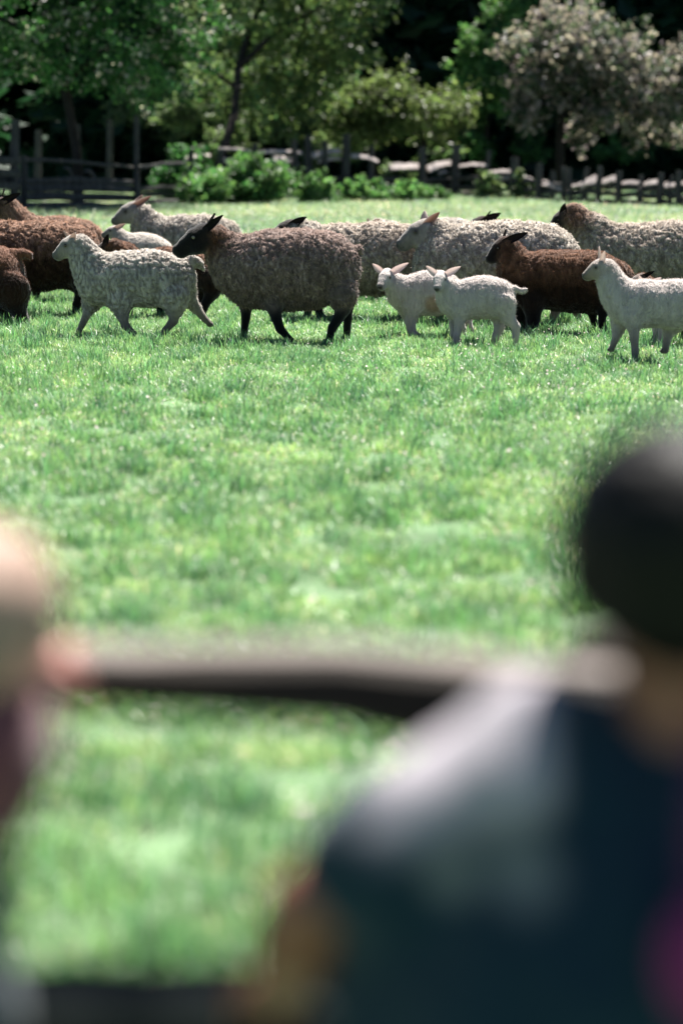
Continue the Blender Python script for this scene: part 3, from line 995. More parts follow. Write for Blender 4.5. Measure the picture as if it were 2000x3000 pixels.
def lock_mesh(V, F, W, amt, length, width, tip, root, down=0.9, seed=0, hang=None):
    """short tapering wool locks rooted all over the fleece"""
    r = np.random.default_rng(seed)
    wf = W[F].mean(1)
    a, b, c, d = V[F[:, 0]], V[F[:, 1]], V[F[:, 2]], V[F[:, 3]]
    nr = np.cross(c - a, d - b)
    area = np.linalg.norm(nr, axis=1) / 2
    nr /= (2 * area[:, None] + 1e-12)
    pr = area * (wf > .55)
    n = int(amt * pr.sum())
    f = r.choice(len(F), n, p=pr / pr.sum())
    u, v = r.random((2, n, 1))
    P = (a[f] * (1 - u) + b[f] * u) * (1 - v) + (d[f] * (1 - u) + c[f] * u) * v
    N = nr[f]
    cl = np.stack([vnoise(P * 28 + k * 17) for k in range(3)], 1) - .5
    dr = N * 0.22 + np.array([0.25, 0, -down]) * (1 - 0.6 * np.clip(N[:, 2:3], 0, 1)) + cl * 1.5 + r.normal(0, .15, (n, 3))
    dr /= np.linalg.norm(dr, axis=1)[:, None]
    keep = dr - N * np.minimum((dr * N).sum(1), 0.1)[:, None] + 0.12 * N
    dr = keep / np.linalg.norm(keep, axis=1)[:, None]
    L = length * (0.6 + .7 * r.random((n, 1)))
    s = np.cross(dr, N); s /= np.linalg.norm(s, axis=1)[:, None] + 1e-9
    q = np.cross(s, dr)
    Wd = width * (0.7 + .6 * r.random((n, 1)))
    R0 = P - N * 0.004
    R1 = P + dr * L * .5 + N * L * .10
    T = P + dr * L + N * L * .02 + r.normal(0, .12, (n, 3)) * L
    V2 = np.stack([R0 - s * Wd / 2, R0 + s * Wd / 2, R0 + q * Wd * .6, R1 - s * Wd * .45, R1 + s * Wd * .45, R1 + q * Wd * .5, T], 1).reshape(-1, 3)
    k = np.arange(n)[:, None] * 7
    tr = [[1, 5, 2], [1, 4, 5], [2, 3, 0], [2, 5, 3], [4, 6, 5], [5, 6, 3]]
    T2 = np.concatenate([k + np.array(t) for t in tr])
    tn = (0.8 + .4 * r.random((n, 1)))
    tip_, root_ = tip[f] if np.ndim(tip) > 1 else np.array(tip)[None], root[f] if np.ndim(root) > 1 else np.array(root)[None]
    c0, c1, c2 = (root_ * .6 + tip_ * .4) * tn, (root_ * .15 + tip_ * .85) * tn, tip_ * tn
    C = np.stack([c0, c0, c0, c1, c1, c1, c2], 1).reshape(-1, 3) if c0.shape[0] == n else None
    NN = np.stack([N * .8 - s * .3, N * .8 + s * .3, N * .8, N * .7 + s * -.35, N * .7 + s * .35, N * .75 + q * .3, N * .7 + dr * .45], 1).reshape(-1, 3)
    NN /= np.linalg.norm(NN, axis=1)[:, None]
    return V2, T2, C, NN


def fuzz_mesh(V, F, W, n, length, tip, seed):
    r = np.random.default_rng(seed)
    a, c = V[F[:, 0]], V[F[:, 2]]
    nr = np.cross(c - a, V[F[:, 3]] - V[F[:, 1]])
    ar = np.linalg.norm(nr, axis=1); nr /= ar[:, None] + 1e-12
    pr = ar * (W[F].mean(1) > .4)
    f = r.choice(len(F), n, p=pr / pr.sum())
    P = a[f] + (c[f] - a[f]) * r.random((n, 1))
    d = nr[f] + r.normal(0, .5, (n, 3)); d /= np.linalg.norm(d, axis=1)[:, None]
    s = np.cross(d, r.normal(size=(n, 3))); s /= np.linalg.norm(s, axis=1)[:, None]
    L = length * (.7 + 1.3 * r.random((n, 1)) ** 2)
    P = P + nr[f] * .003
    V2 = np.stack([P - s * .0009, P + s * .0009, P + d * L + s * L * .3], 1).reshape(-1, 3)
    return V2, np.arange(3 * n).reshape(-1, 3), np.repeat(tip[F[f, 0]] * 1.1, 3, 0)


def sheep(s):
    Y, k = s['Y'], mpp(s['Y'])
    ox, oy, cs = s['crop']
    def T(p, dy=0.0):
        q = at(ox + p[0] * cs, oy + p[1] * cs, Y + dy)
        return q
    kr = cs * k
    pal = PAL[s['pal']]
    adult = s.get('adult', True)
    h = s.get('h', 0.0105 if adult else 0.0085)
    B = Body()
    ysc = s.get('ys', 0.86)
    tr = [(T((x, (t + b) / 2)), (b - t) / 2 * kr) for x, t, b in s['trunk']]
    B.chain(tr, 'wool', ysc, 0.06)
    rm = np.mean([r_ for _, r_ in tr])
    # neck
    head_p, nose_p = T(s['poll']), T(s['nose'])
    hl = s.get('hl', 0) * kr
    pv = nose_p - head_p
    proj = np.linalg.norm(pv)
    if hl > proj:
        pv = pv + np.array([0, -math.sqrt(hl * hl - proj * proj), 0])
    H = max(hl, proj)
    f = pv / np.linalg.norm(pv)
    hy = s.get('hy', 0.0)
    sd = np.cross([0, 0, 1.0], f); sd /= np.linalg.norm(sd)
    up = np.cross(f, sd)
    hf = s.get('hf', 1.28 if adult else 1.36)
    hp = lambda x, y, z: head_p + np.array([0, hy, 0]) + H * (f * x + hf * (sd * y + up * (z - .02)))
    nk = [(T(p[:2], hy * (i + 1) / len(s['neck'])), p[2] * kr) for i, p in enumerate(s['neck'])]
    B.chain([tr[0]] + nk, 'wool', 0.82, 0.045)
    B.cap(nk[-1][0], hp(.1, 0, -.06), nk[-1][1] * .95, H * .24, 'wool' if s.get('woolhead') else 'face', 0.85, 0.03)
    hk = 0.018 if adult else 0.014
    hw = .82
    # a head is narrower than deep: blend of small capsules laid out in the head's own frame
    def hc(a, b, ra, rb, g, kk=hk):
        B.cap(hp(*a), hp(*b), ra * H * hf, rb * H * hf, g, 1.0, kk)
    hc((.07, 0, -.01), (.33, 0, .015), .225, .205, 'face')
    hc((.33, 0, .01), (.60, 0, -.02), .20, .15, 'face')
    for sg in (-1, 1):
        hc((.55, .03 * sg, -.02), (.84, .03 * sg, -.06), .145, .105, 'face')
        hc((.10, .06 * sg, -.17), (.40, .055 * sg, -.17), .18, .15, 'face')
        hc((.30, .15 * sg, .06), (.41, .13 * sg, .05), .062, .05, 'face', 0.008)
        hc((.42, .045 * sg, -.17), (.82, .025 * sg, -.17), .12, .075, 'face')
        hc((.90, .035 * sg, -.065), (.94, .035 * sg, -.085), .085, .07, 'muzzle')
    hc((.82, 0, -.20), (.90, 0, -.185), .07, .058, 'muzzle')
    hc((.0, 0, .07), (.12, 0, .10), .14, .13, 'top')
    # legs
    off = s.get('legoff', rm * .48)
    ends = []
    for side, pts in s['legs']:
        dy = off * side
        L = [(T(p[:2], dy), p[2] * kr * s.get('legfat', 1.0)) for p in pts]
        e, r_ = L[-1]
        if not (len(pts[-1]) > 3):
            e[2] = max(r_ * .8, 0.012)
        else:
            e[2] = max(e[2], r_)
        B.cap(L[0][0], L[1][0], L[0][1], L[1][1], 'wool' if s.get('woolleg', not adult) else 'leg', .8, .03)
        B.chain(L[1:], 'leg', 1.0, .012)
        # shoulder or thigh inside the trunk
        anc = min(tr, key=lambda q: abs(q[0][0] - L[0][0][0]))
        a0 = np.array([L[0][0][0], L[0][0][1] - dy * .25, anc[0][2] - anc[1] * .35])
        B.cap(a0, L[0][0], anc[1] * .42, L[0][1] * 1.05, 'wool', .7, .04)
        B.cap(e, e + np.array([-r_ * .9, 0, -r_ * .2]), r_ * 1.0, r_ * .8, 'hoof', 1, .01)
    if s.get('tail'):
        L = [(T(p[:2]), p[2] * kr) for p in s['tail']]
        B.chain([(L[0][0] + np.array([-0.05, 0, -.02]), L[0][1])] + L, 'wool', 1.0, .02)
    V, F = B.build(h)
    V = relax(V, F, 1, .5)
    W = B.weights(V, 0.010)
    g = lambda n_: W.get(n_, np.zeros(len(V)))
    wool = g('wool')
    N = vnormals(V, F)
    # relief of the fleece
    if adult:
        q = V.copy(); q[:, 2] *= .45
        q += (np.stack([vnoise(V * 9 + 5), vnoise(V * 9 + 25), vnoise(V * 9 + 45)], 1) - .5) * .08
        q[:, 2] *= .7
        fis = np.clip(1 - np.abs(vnoise(q * 34 + 40) - .5) * 5.5, 0, 1)
        fis = np.maximum(fis, np.clip(1 - np.abs(vnoise(q * 52 + 90) - .5) * 6, 0, 1) * .7)
        d = (vnoise(q * 44) - .5) * .010 + (vnoise(V * 10) - .5) * .012 + (vnoise(V * 70) - .5) * .004 - fis * .010
    else:
        q = V.copy(); q[:, 2] *= .4; q[:, 0] *= 1.0
        q[:, 0] += (vnoise(V * 11 + 7) - .5) * .05
        fis = np.clip(1 - np.abs(vnoise(q * 58 + 40) - .5) * 4.0, 0, 1) * (1.0 if s.get('relief', 1) > 1 else .45)
        d = (vnoise(q * 75) - .5) * .005 + (vnoise(V * 14) - .5) * .006 - fis * .007
        # a few folds that run round the neck and body
    V = V + N * (d * wool * s.get('relief', 1.0))[:, None]
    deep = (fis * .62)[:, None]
    tip, root = np.array(pal['tip']), np.array(pal['root'])
    fade = np.clip((np.array(s['neckdark'][1]) - V[:, 0]) / (s['neckdark'][1] - s['neckdark'][0]), 0, 1)[:, None] if 'neckdark' in s else 0
    tipv = np.tile(tip, (len(V), 1)); rootv = np.tile(root, (len(V), 1))
    if 'neckpal' in s:    # neck wool of another colour
        c = T(s['neckpal'][1]); rr = s['neckpal'][2] * kr
        dd = np.linalg.norm((V - c) * np.array([1, .4, 1]), axis=1)
        wv = np.clip(1.5 - dd / rr, 0, 1)[:, None]
        p2 = PAL[s['neckpal'][0]]
        tipv = tipv * (1 - wv) + np.array(p2['tip']) * wv
        rootv = rootv * (1 - wv) + np.array(p2['root']) * wv
    for (x, y, rad, colr) in s.get('patch', []):
        c = T((x, y)); dd = np.linalg.norm((V - c) * np.array([1, .3, 1]), axis=1)
        wv = np.clip(3 * (1 - dd / (rad * kr)), 0, 1)[:, None]
        tipv = tipv * (1 - wv) + np.array(colr) * wv; rootv = rootv * (1 - wv) + np.array(colr) * .6 * wv
    if s['pal'] in ('blackbrown', 'tanbrown', 'brown', 'blazed'):  # flanks darkened below the back: sunlit and shaded tones painted into the wool
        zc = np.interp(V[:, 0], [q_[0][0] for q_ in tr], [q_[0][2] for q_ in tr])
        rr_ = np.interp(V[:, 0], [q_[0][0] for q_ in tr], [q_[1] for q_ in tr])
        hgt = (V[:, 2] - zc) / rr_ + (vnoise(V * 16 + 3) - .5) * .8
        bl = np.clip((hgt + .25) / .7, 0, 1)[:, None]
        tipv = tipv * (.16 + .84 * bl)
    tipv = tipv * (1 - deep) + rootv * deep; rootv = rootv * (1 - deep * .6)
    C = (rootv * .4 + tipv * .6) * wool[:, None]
    C = C + g('face')[:, None] * np.array(pal['face']) + g('top')[:, None] * np.array(pal['top'])
    C = C + g('muzzle')[:, None] * np.array(pal['muzzle']) + g('leg')[:, None] * np.array(pal['leg']) + g('hoof')[:, None] * np.array((.04, .035, .03))
    # nostrils, mouth and dark eye sockets are marks of the face itself
    for a_, r_, m_ in (((.99, .06, -.06), .06, .1), ((.99, -.06, -.06), .06, .1), ((1.03, 0, -.08), .11 if not adult else .07, .12), ((.355, .19, .035), .10, .3), ((.355, -.19, .035), .10, .3), ((.93, .09, -.165), .03, .3), ((.86, .10, -.16), .03, .4), ((.93, -.09, -.165), .03, .3), ((.86, -.10, -.16), .03, .4), ((.78, -.10, -.16), .025, .5), ((.78, .10, -.16), .025, .5)):
        dd = np.linalg.norm(V - hp(*a_), axis=1) / (r_ * H)
        C *= (1 - (1 - m_) * np.clip(1.4 - dd, 0, 1))[:, None]
    o = np.array([tr[len(tr) // 2][0][0], Y, 0.0])
    o = np.array([np.mean([q_[0][0] for q_ in tr]), Y, 0])
    root_o = empty(s.get('name', 'sheep'), o, s['label'], s.get('cat', 'sheep'), s.get('group'))
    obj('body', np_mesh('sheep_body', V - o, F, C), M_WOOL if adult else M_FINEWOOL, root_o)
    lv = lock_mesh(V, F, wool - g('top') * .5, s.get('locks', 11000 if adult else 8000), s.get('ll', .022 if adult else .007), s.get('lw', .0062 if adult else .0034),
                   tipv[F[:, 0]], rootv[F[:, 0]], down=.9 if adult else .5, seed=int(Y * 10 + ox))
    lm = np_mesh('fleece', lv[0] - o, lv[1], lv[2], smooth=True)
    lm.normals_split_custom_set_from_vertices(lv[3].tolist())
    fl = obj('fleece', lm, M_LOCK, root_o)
    fv = fuzz_mesh(V, F, wool, s.get('fuzz', 3500 if adult else 5000), .012 if adult else .007, tipv, int(Y * 7))
    fz = obj('wool_wisps', np_mesh('wool_wisps', fv[0] - o, fv[1], fv[2], smooth=False), M_LOCK, root_o)
    fz['kind'] = 'stuff'
    fl['kind'] = 'stuff'
    # ears
    tips = s['ears']
    for sg, (tp, dyt, wd, fdir) in zip((1, -1), tips):
        # ear on the camera side first
        side = 1 if hp(0, 1, 0)[1] < hp(0, -1, 0)[1] else -1
        b = hp(.06, .17 * side * sg, .07)
        bi = hp(.07, .13 * side * sg, .05)
        t_ = T(tp, 0); t_[1] = b[1] + dyt
        # keep the place in the picture while moving in depth
        t_ = at(ox + tp[0] * cs, oy + tp[1] * cs, b[1] + dyt)
        ev, ef, ec = ear_mesh(bi, t_, wd * kr, fdir, pal, .006 if adult else .005)
        obj('ear', np_mesh('ear', ev - o, ef, ec), M_EAR, root_o)
        ve, fe = uv_sphere(hp(.355, .178 * side * sg, .035) - o, (.062 if adult else .075) * H)
        me = bpy.data.meshes.new('eye'); me.from_pydata([tuple(v) for v in ve], [], fe)
        me.polygons.foreach_set('use_smooth', [True] * len(fe))
        obj('eye', me, M_PALE_EYE if s.get('paleeye') else M_EYE, root_o)
        if s.get('tagged') and sg == -1:
            V3, F3 = beam(bi * .55 + t_ * .45 + np.array([0, -.012, 0]), bi * .5 + t_ * .5 + np.array([0.022, -.016, -.012]), .006, .016, kind='split', seg=1, seed=3, bend=0)
            me = bpy.data.meshes.new('ear_tag'); me.from_pydata([tuple(np.array(v) - o) for v in V3], [], F3)
            obj('ear_tag', me, M_TAGY, root_o)
    return root_o


C1, C2, C3, C4 = (0, 500, .4464), (480, 550, .4464), (1000, 550, .3827), (1400, 550, .3827)
CAMSIDE, FWD = (-.6, -1, 0), (-1, -.3, .2)
flock = [
    dict(label='young white sheep striding in front of the brown ewes, nearest the left edge', Y=16.7, crop=C1, pal='white', adult=False, h=.0088,
         trunk=[(655, 560, 868), (800, 540, 884), (1000, 532, 880), (1130, 545, 868)], ys=.8, locks=11000, ll=.009, lw=.004, relief=1.5,
         neck=[(600, 640, 118), (548, 545, 90), (520, 492, 74)], poll=(492, 462), nose=(342, 545),
         ears=[((500, 405), -.03, 38, CAMSIDE), ((420, 396), .05, 30, FWD)],
         legs=[(1, [(610, 850, 62), (570, 950, 30), (522, 1050, 19), (510, 1105, 17)]),
               (-1, [(790, 850, 78), (805, 950, 40), (822, 1015, 27), (880, 1072, 20), (900, 1085, 17, 1)]),
               (-1, [(1140, 830, 95), (1150, 920, 52), (1140, 985, 31), (1088, 1045, 22), (1062, 1090, 19)]),
               (1, [(1215, 800, 70), (1285, 900, 38), (1345, 975, 22), (1385, 1010, 17, 1)])],
         tail=[(1265, 585, 36), (1305, 605, 32), (1330, 640, 20)]),
    dict(label='stocky grey brown sheep with black head, neck raised, in the middle of the flock', Y=16.25, crop=C2, pal='grey', name='sheep', tagged=True, paleeye=True,
         trunk=[(565, 318, 762), (700, 292, 778), (850, 287, 782), (1000, 292, 765), (1085, 315, 722)], ys=.84, h=.0098,
         neck=[(470, 500, 168), (385, 400, 112), (335, 335, 82)], poll=(285, 292), nose=(52, 392), neckpal=('blackbrown', (300, 330), 130),
         ears=[((390, 180), -.04, 42, CAMSIDE), ((338, 168), .03, 46, FWD)],
         legs=[(1, [(540, 740, 48), (538, 850, 30), (522, 975, 21)]),
               (-1, [(715, 740, 58), (737, 850, 36), (762, 925, 29), (830, 1000, 21), (850, 1018, 18)]),
               (-1, [(1165, 700, 90), (1178, 800, 44), (1105, 920, 30), (1078, 1020, 22)]),
               (1, [(1190, 720, 60), (1207, 850, 30), (1198, 960, 23)])],
         tail=[(1275, 400, 24), (1290, 440, 13)]),
    dict(label='white sheep with long bare neck at the right edge, standing nearest of all', Y=14.75, crop=C4, pal='yearling', adult=False, h=.0085,
         trunk=[(1120, 745, 1020), (1260, 722, 1050), (1500, 718, 1062), (1700, 725, 1050), (1800, 760, 1020)], ys=.8,
         neck=[(1055, 800, 118), (1005, 690, 88), (978, 620, 72)], poll=(955, 585), nose=(792, 662),
         ears=[((968, 482), -.02, 40, CAMSIDE), ((925, 450), .04, 36, FWD)],
         legs=[(-1, [(1180, 980, 80), (1190, 1100, 40), (1200, 1250, 27), (1200, 1350, 26)]),
               (1, [(1085, 1010, 62), (1062, 1120, 37), (1020, 1235, 22, 1)]),
               (1, [(1500, 1020, 80), (1455, 1110, 42), (1440, 1180, 30), (1430, 1245, 26, 1)]),
               (-1, [(1760, 980, 90), (1800, 1100, 45), (1850, 1200, 30), (1830, 1330, 24)])]),
    dict(label='little white lamb with spread ears, its rump hidden behind the other lamb', Y=16.75, crop=C3, pal='lamb', adult=False, name='lamb', cat='lamb', h=.0075,
         group='two little lambs looking at the camera',
         trunk=[(505, 692, 948), (620, 660, 955), (740, 656, 955), (800, 672, 940)], ys=.78, patch=[(700, 880, 90, (.45, .32, .24))],
         neck=[(452, 800, 95), (405, 735, 76)], poll=(352, 655), nose=(285, 738), hl=165, hy=-.03,
         ears=[((514, 575), -.02, 42, (-.3, -1, .1)), ((236, 580), .0, 40, (-.2, -1, .1))],
         legs=[(-1, [(555, 910, 62), (530, 1020, 40), (542, 1105, 27), (590, 1175, 20)]),
               (1, [(495, 930, 45), (505, 1010, 28), (520, 1090, 22), (545, 1165, 18)]),
               (-1, [(850, 900, 70), (900, 1000, 38), (925, 1080, 26), (920, 1175, 22)]),
               (1, [(900, 920, 55), (965, 1010, 32), (985, 1080, 24), (1005, 1150, 16)])]),
    dict(label='little white lamb in full view with a short tail sticking out', Y=16.0, crop=C3, pal='lamb', adult=False, name='lamb', cat='lamb', h=.0075,
         group='two little lambs looking at the camera',
         trunk=[(862, 735, 972), (1000, 706, 985), (1130, 693, 975), (1215, 712, 935)], ys=.78,
         neck=[(838, 830, 98), (800, 765, 72)], poll=(762, 670), nose=(718, 752), hl=158, hy=-.03,
         ears=[((912, 603), -.02, 42, (-.3, -1, .1)), ((646, 597), .0, 40, (-.2, -1, .1))],
         legs=[(-1, [(915, 930, 62), (900, 1035, 38), (882, 1125, 27), (872, 1200, 23)]),
               (1, [(858, 950, 42), (850, 1060, 27), (852, 1130, 22), (900, 1170, 19, 1)]),
               (-1, [(1235, 890, 88), (1275, 1000, 50), (1332, 1062, 34), (1332, 1195, 25)]),
               (1, [(1200, 930, 60), (1205, 1070, 38), (1180, 1140, 30), (1160, 1205, 26)])],
         tail=[(1325, 772, 24), (1378, 792, 17), (1408, 778, 17)]),
    dict(label='black brown sheep, rusty back coloured as if sunlit, behind the two lambs, ears flat', Y=16.95, crop=C4, pal='blackbrown', ll=.011, lw=.005, locks=11000, relief=.6, h=.0098,
         trunk=[(345, 520, 885), (500, 498, 902), (700, 493, 932), (900, 506, 940), (1030, 560, 905)], ys=.8,
         neck=[(290, 610, 135), (248, 505, 92), (228, 455, 76)], poll=(205, 418), nose=(52, 540),
         ears=[((382, 342), -.06, 46, CAMSIDE), ((216, 316), .03, 40, FWD)],
         legs=[(-1, [(415, 860, 85), (420, 1000, 55), (400, 1120, 42)]), (1, [(320, 850, 60), (330, 1000, 40), (340, 1130, 32)]),
               (-1, [(1010, 860, 80), (950, 960, 36), (945, 1030, 28), (955, 1090, 24)]), (1, [(930, 880, 60), (870, 960, 34), (885, 1030, 26), (905, 1090, 22)])]),
    dict(label='big cream ewe with a grey Roman nosed face and upright ears behind the lambs', Y=17.9, crop=(1000, 550, .3827), pal='cream', relief=1.2,
         trunk=[(800, 320, 830), (1000, 282, 860), (1250, 268, 870), (1500, 280, 850), (1580, 305, 820)], ys=.86,
         neck=[(735, 400, 140), (700, 350, 105)], poll=(650, 300), nose=(412, 415),
         ears=[((752, 186), -.03, 52, (-.2, -1, 0)), ((636, 172), .03, 52, (.2, 1, 0))],
         legs=[(-1, [(850, 780, 80), (860, 900, 40), (850, 1040, 28)]), (1, [(760, 780, 70), (770, 900, 36), (750, 1030, 26)]),
               (-1, [(1640, 760, 100), (1650, 900, 45), (1610, 1040, 28)]), (1, [(1700, 780, 70), (1780, 920, 38), (1830, 1075, 24)])]),
    dict(label='cream sheep with a brown black face just showing over the grey brown sheep', Y=18.3, crop=C2, pal='dusty', relief=1.2,
         trunk=[(1000, 262, 680), (1150, 248, 690), (1400, 242, 690), (1560, 250, 670), (1610, 270, 640)], ys=.86, neckpal=('white', (900, 260), 100),
         neck=[(930, 340, 120), (880, 300, 80)], poll=(845, 252), nose=(672, 318),
         ears=[((938, 192), -.05, 40, CAMSIDE), ((880, 250), .05, 30, FWD)], paleeye=True,
         legs=[(-1, [(1030, 640, 70), (1010, 780, 30), (1025, 840, 24), (1065, 882, 19, 1)]), (1, [(960, 640, 60), (950, 780, 30), (940, 890, 22)]),
               (-1, [(1560, 620, 90), (1590, 760, 40), (1560, 880, 24)]), (1, [(1600, 620, 70), (1620, 760, 34), (1640, 880, 22)])]),
    dict(label='white sheep almost hidden behind the big cream ewe, only two pale ears and back showing', Y=20.6, crop=(0, 0, 1), pal='white', locks=4000,
         trunk=[(1180, 668, 800), (1260, 655, 810), (1320, 642, 805), (1335, 648, 795)], ys=.86,
         neck=[(1135, 690, 42), (1105, 675, 32)], poll=(1090, 666), nose=(1020, 700),
         ears=[((1112, 641), -.05, 16, CAMSIDE), ((1078, 640), .05, 18, FWD)],
         legs=[(-1, [(1110, 790, 26), (1106, 840, 14), (1104, 882, 9)]), (1, [(1170, 790, 26), (1172, 840, 14), (1170, 882, 9)]),
               (-1, [(1330, 790, 34), (1345, 840, 15), (1335, 882, 9)]), (1, [(1350, 790, 30), (1360, 840, 14), (1360, 882, 9)])]),
    dict(label='black sheep whose forehead and long ear show over the big cream ewe', Y=20.9, crop=(1000, 550, .3827), pal='blackbrown', locks=4000,
         trunk=[(1300, 330, 760), (1450, 310, 770), (1650, 310, 770), (1750, 330, 750)], ys=.86,
         neck=[(1220, 380, 110), (1160, 310, 72)], poll=(1095, 268), nose=(890, 345),
         ears=[((1220, 194), -.06, 50, CAMSIDE), ((1140, 180), .05, 34, FWD)],
         legs=[(-1, [(1320, 700, 70), (1320, 780, 34), (1320, 860, 24)]), (1, [(1260, 700, 70), (1260, 780, 34), (1260, 860, 24)]),
               (-1, [(1760, 700, 80), (1790, 780, 34), (1770, 860, 24)]), (1, [(1800, 700, 70), (1830, 780, 34), (1820, 860, 24)])]),
    dict(label='large dusty cream ewe with rusty neck and black face at the right edge', Y=19.6, crop=C4, pal='dusty', relief=1.3,
         trunk=[(990, 275, 800), (1200, 288, 830), (1450, 268, 835), (1650, 275, 810)], ys=.86, neckpal=('tanbrown', (720, 215), 130),
         neck=[(850, 360, 170), (765, 270, 118), (720, 215, 88)], poll=(660, 205), nose=(520, 320),
         ears=[((665, 118), -.03, 46, CAMSIDE), ((640, 150), .04, 30, FWD)],
         legs=[(-1, [(960, 760, 90), (960, 850, 44), (950, 915, 30)]), (1, [(900, 760, 80), (900, 850, 40), (880, 915, 28)]),
               (-1, [(1700, 760, 100), (1720, 850, 44), (1700, 915, 30)]), (1, [(1760, 760, 90), (1780, 850, 40), (1770, 915, 28)])]),
    dict(label='rusty sheep with raised black head at the left edge, behind the big brown one', Y=20.4, crop=C1, pal='tanbrown', ll=.016, locks=6000,
         trunk=[(250, 312, 700), (400, 308, 700), (520, 318, 690)], ys=.86,
         neck=[(150, 400, 130), (80, 300, 85), (55, 240, 66)], poll=(20, 215), nose=(-130, 300),
         ears=[((140, 148), -.06, 40, CAMSIDE), ((30, 120), .05, 30, FWD)],
         legs=[(-1, [(240, 640, 70), (240, 760, 32), (240, 850, 22)]), (1, [(180, 640, 70), (180, 760, 32), (180, 850, 22)]),
               (-1, [(580, 640, 80), (600, 760, 34), (590, 850, 22)]), (1, [(620, 640, 60), (640, 760, 30), (640, 850, 20)])]),
    dict(label='big brown sheep with back coloured as if sunlit behind the striding white one', Y=18.75, crop=C1, pal='tanbrown', relief=1.3,
         trunk=[(-120, 350, 750), (50, 342, 765), (250, 346, 775), (420, 350, 750), (492, 368, 710)], ys=.86,
         neck=[(-240, 430, 150), (-330, 320, 100)], poll=(-380, 260), nose=(-560, 340),
         ears=[((-290, 180), -.06, 40, CAMSIDE), ((-350, 170), .05, 34, FWD)],
         legs=[(-1, [(0, 720, 80), (10, 830, 34), (0, 930, 24)]), (1, [(-80, 720, 70), (-60, 830, 34), (-80, 930, 24)]),
               (-1, [(520, 660, 85), (535, 800, 42), (505, 880, 28), (492, 935, 22)]), (1, [(470, 700, 70), (560, 820, 34), (560, 920, 24)])]),
    dict(label='dark brown lamb seen from its rump at the left edge, stubby tail sticking out', Y=17.9, crop=C1, pal='brown', adult=False, ll=.012, name='lamb', cat='lamb',
         trunk=[(-280, 500, 880), (-150, 485, 885), (-25, 490, 875)], ys=.82,
         neck=[(-380, 600, 110), (-430, 500, 80)], poll=(-460, 440), nose=(-600, 520),
         ears=[((-400, 390), -.06, 36, CAMSIDE), ((-470, 380), .05, 30, FWD)],
         legs=[(-1, [(70, 780, 125), (115, 900, 60), (165, 990, 34)]), (1, [(0, 820, 100), (30, 900, 50), (60, 985, 32)]),
               (-1, [(-300, 820, 80), (-300, 900, 40), (-300, 985, 26)]), (1, [(-360, 820, 80), (-350, 900, 40), (-380, 985, 26)])],
         tail=[(90, 560, 46), (150, 545, 30), (188, 552, 24), (200, 572, 15)]),
    dict(label='white ewe with alert pricked ears, farthest back of the sheep near the trees', Y=21.2, crop=C1, pal='cream', relief=1.0, paleeye=False,
         trunk=[(1060, 312, 590), (1200, 304, 600), (1350, 302, 600), (1450, 312, 590)], ys=.86, neckpal=('white', (1100, 330), 300),
         neck=[(985, 390, 118), (930, 300, 78)], poll=(888, 243), nose=(728, 318),
         ears=[((995, 168), -.05, 38, (-.6, -1, .2)), ((938, 160), .04, 34, (-.6, -1, .2))],
         legs=[(-1, [(1040, 560, 66), (1040, 700, 30), (1030, 815, 20)]), (1, [(990, 560, 60), (980, 700, 28), (975, 815, 20)]),
               (-1, [(1500, 560, 76), (1520, 700, 32), (1500, 815, 20)]), (1, [(1540, 560, 60), (1560, 700, 28), (1550, 815, 20)])]),
    dict(label='small white lamb with a shaded face and dark patches, lying low among the ewes', Y=19.8, crop=C1, pal='white', adult=False, name='lamb', cat='lamb',
         trunk=[(850, 425, 640), (930, 420, 640), (1010, 440, 640), (1050, 460, 630)], ys=.8, patch=[(885, 500, 36, (.05, .025, .018)), (970, 495, 34, (.10, .05, .035)), (922, 457, 14, (.04, .03, .03))],
         neck=[(800, 470, 62), (778, 420, 42)], poll=(762, 386), nose=(668, 412),
         ears=[((826, 348), -.05, 26, CAMSIDE), ((745, 352), .05, 20, FWD)],
         legs=[(-1, [(830, 620, 50), (830, 750, 24), (830, 850, 18)]), (1, [(790, 620, 50), (790, 750, 24), (780, 850, 18)]),
               (-1, [(1080, 620, 56), (1100, 750, 26), (1080, 850, 18)]), (1, [(1120, 620, 50), (1140, 750, 24), (1130, 850, 18)])]),
    dict(label='dark young sheep behind the striding white one, low black head and ear', Y=18.5, crop=C1, pal='blackbrown', ll=.013, locks=6500,
         trunk=[(900, 545, 780), (1100, 512, 785), (1290, 540, 790)], ys=.8,
         neck=[(810, 560, 92), (745, 510, 62)], poll=(706, 490), nose=(600, 575),
         ears=[((715, 416), -.03, 36, CAMSIDE), ((688, 430), .04, 26, FWD)],
         legs=[(-1, [(1390, 720, 84), (1395, 800, 46), (1350, 870, 30), (1322, 900, 22)]), (1, [(1300, 740, 70), (1310, 850, 34), (1290, 940, 24)]),
               (-1, [(1030, 740, 66), (1050, 850, 32), (1055, 935, 24)]), (1, [(860, 740, 60), (850, 850, 30), (850, 930, 22)])]),
    dict(label='white lamb hidden behind the nearest sheep, only its pink ears above the back', Y=15.9, crop=C4, pal='lamb', adult=False, name='lamb', cat='lamb',
         trunk=[(1400, 790, 980), (1500, 770, 985), (1600, 780, 975)], ys=.78,
         neck=[(1340, 800, 70), (1300, 770, 58)], poll=(1280, 745), nose=(1240, 800), hl=150,
         ears=[((1402, 688), .0, 34, (-.1, -1, .3)), ((1228, 672), .0, 36, (-.1, -1, .2))],
         legs=[(-1, [(1400, 950, 60), (1400, 1080, 30), (1400, 1180, 22)]), (1, [(1360, 950, 50), (1360, 1080, 28), (1350, 1180, 20)]),
               (-1, [(1640, 950, 70), (1660, 1080, 34), (1650, 1180, 22)]), (1, [(1600, 950, 60), (1620, 1080, 30), (1610, 1180, 20)])]),
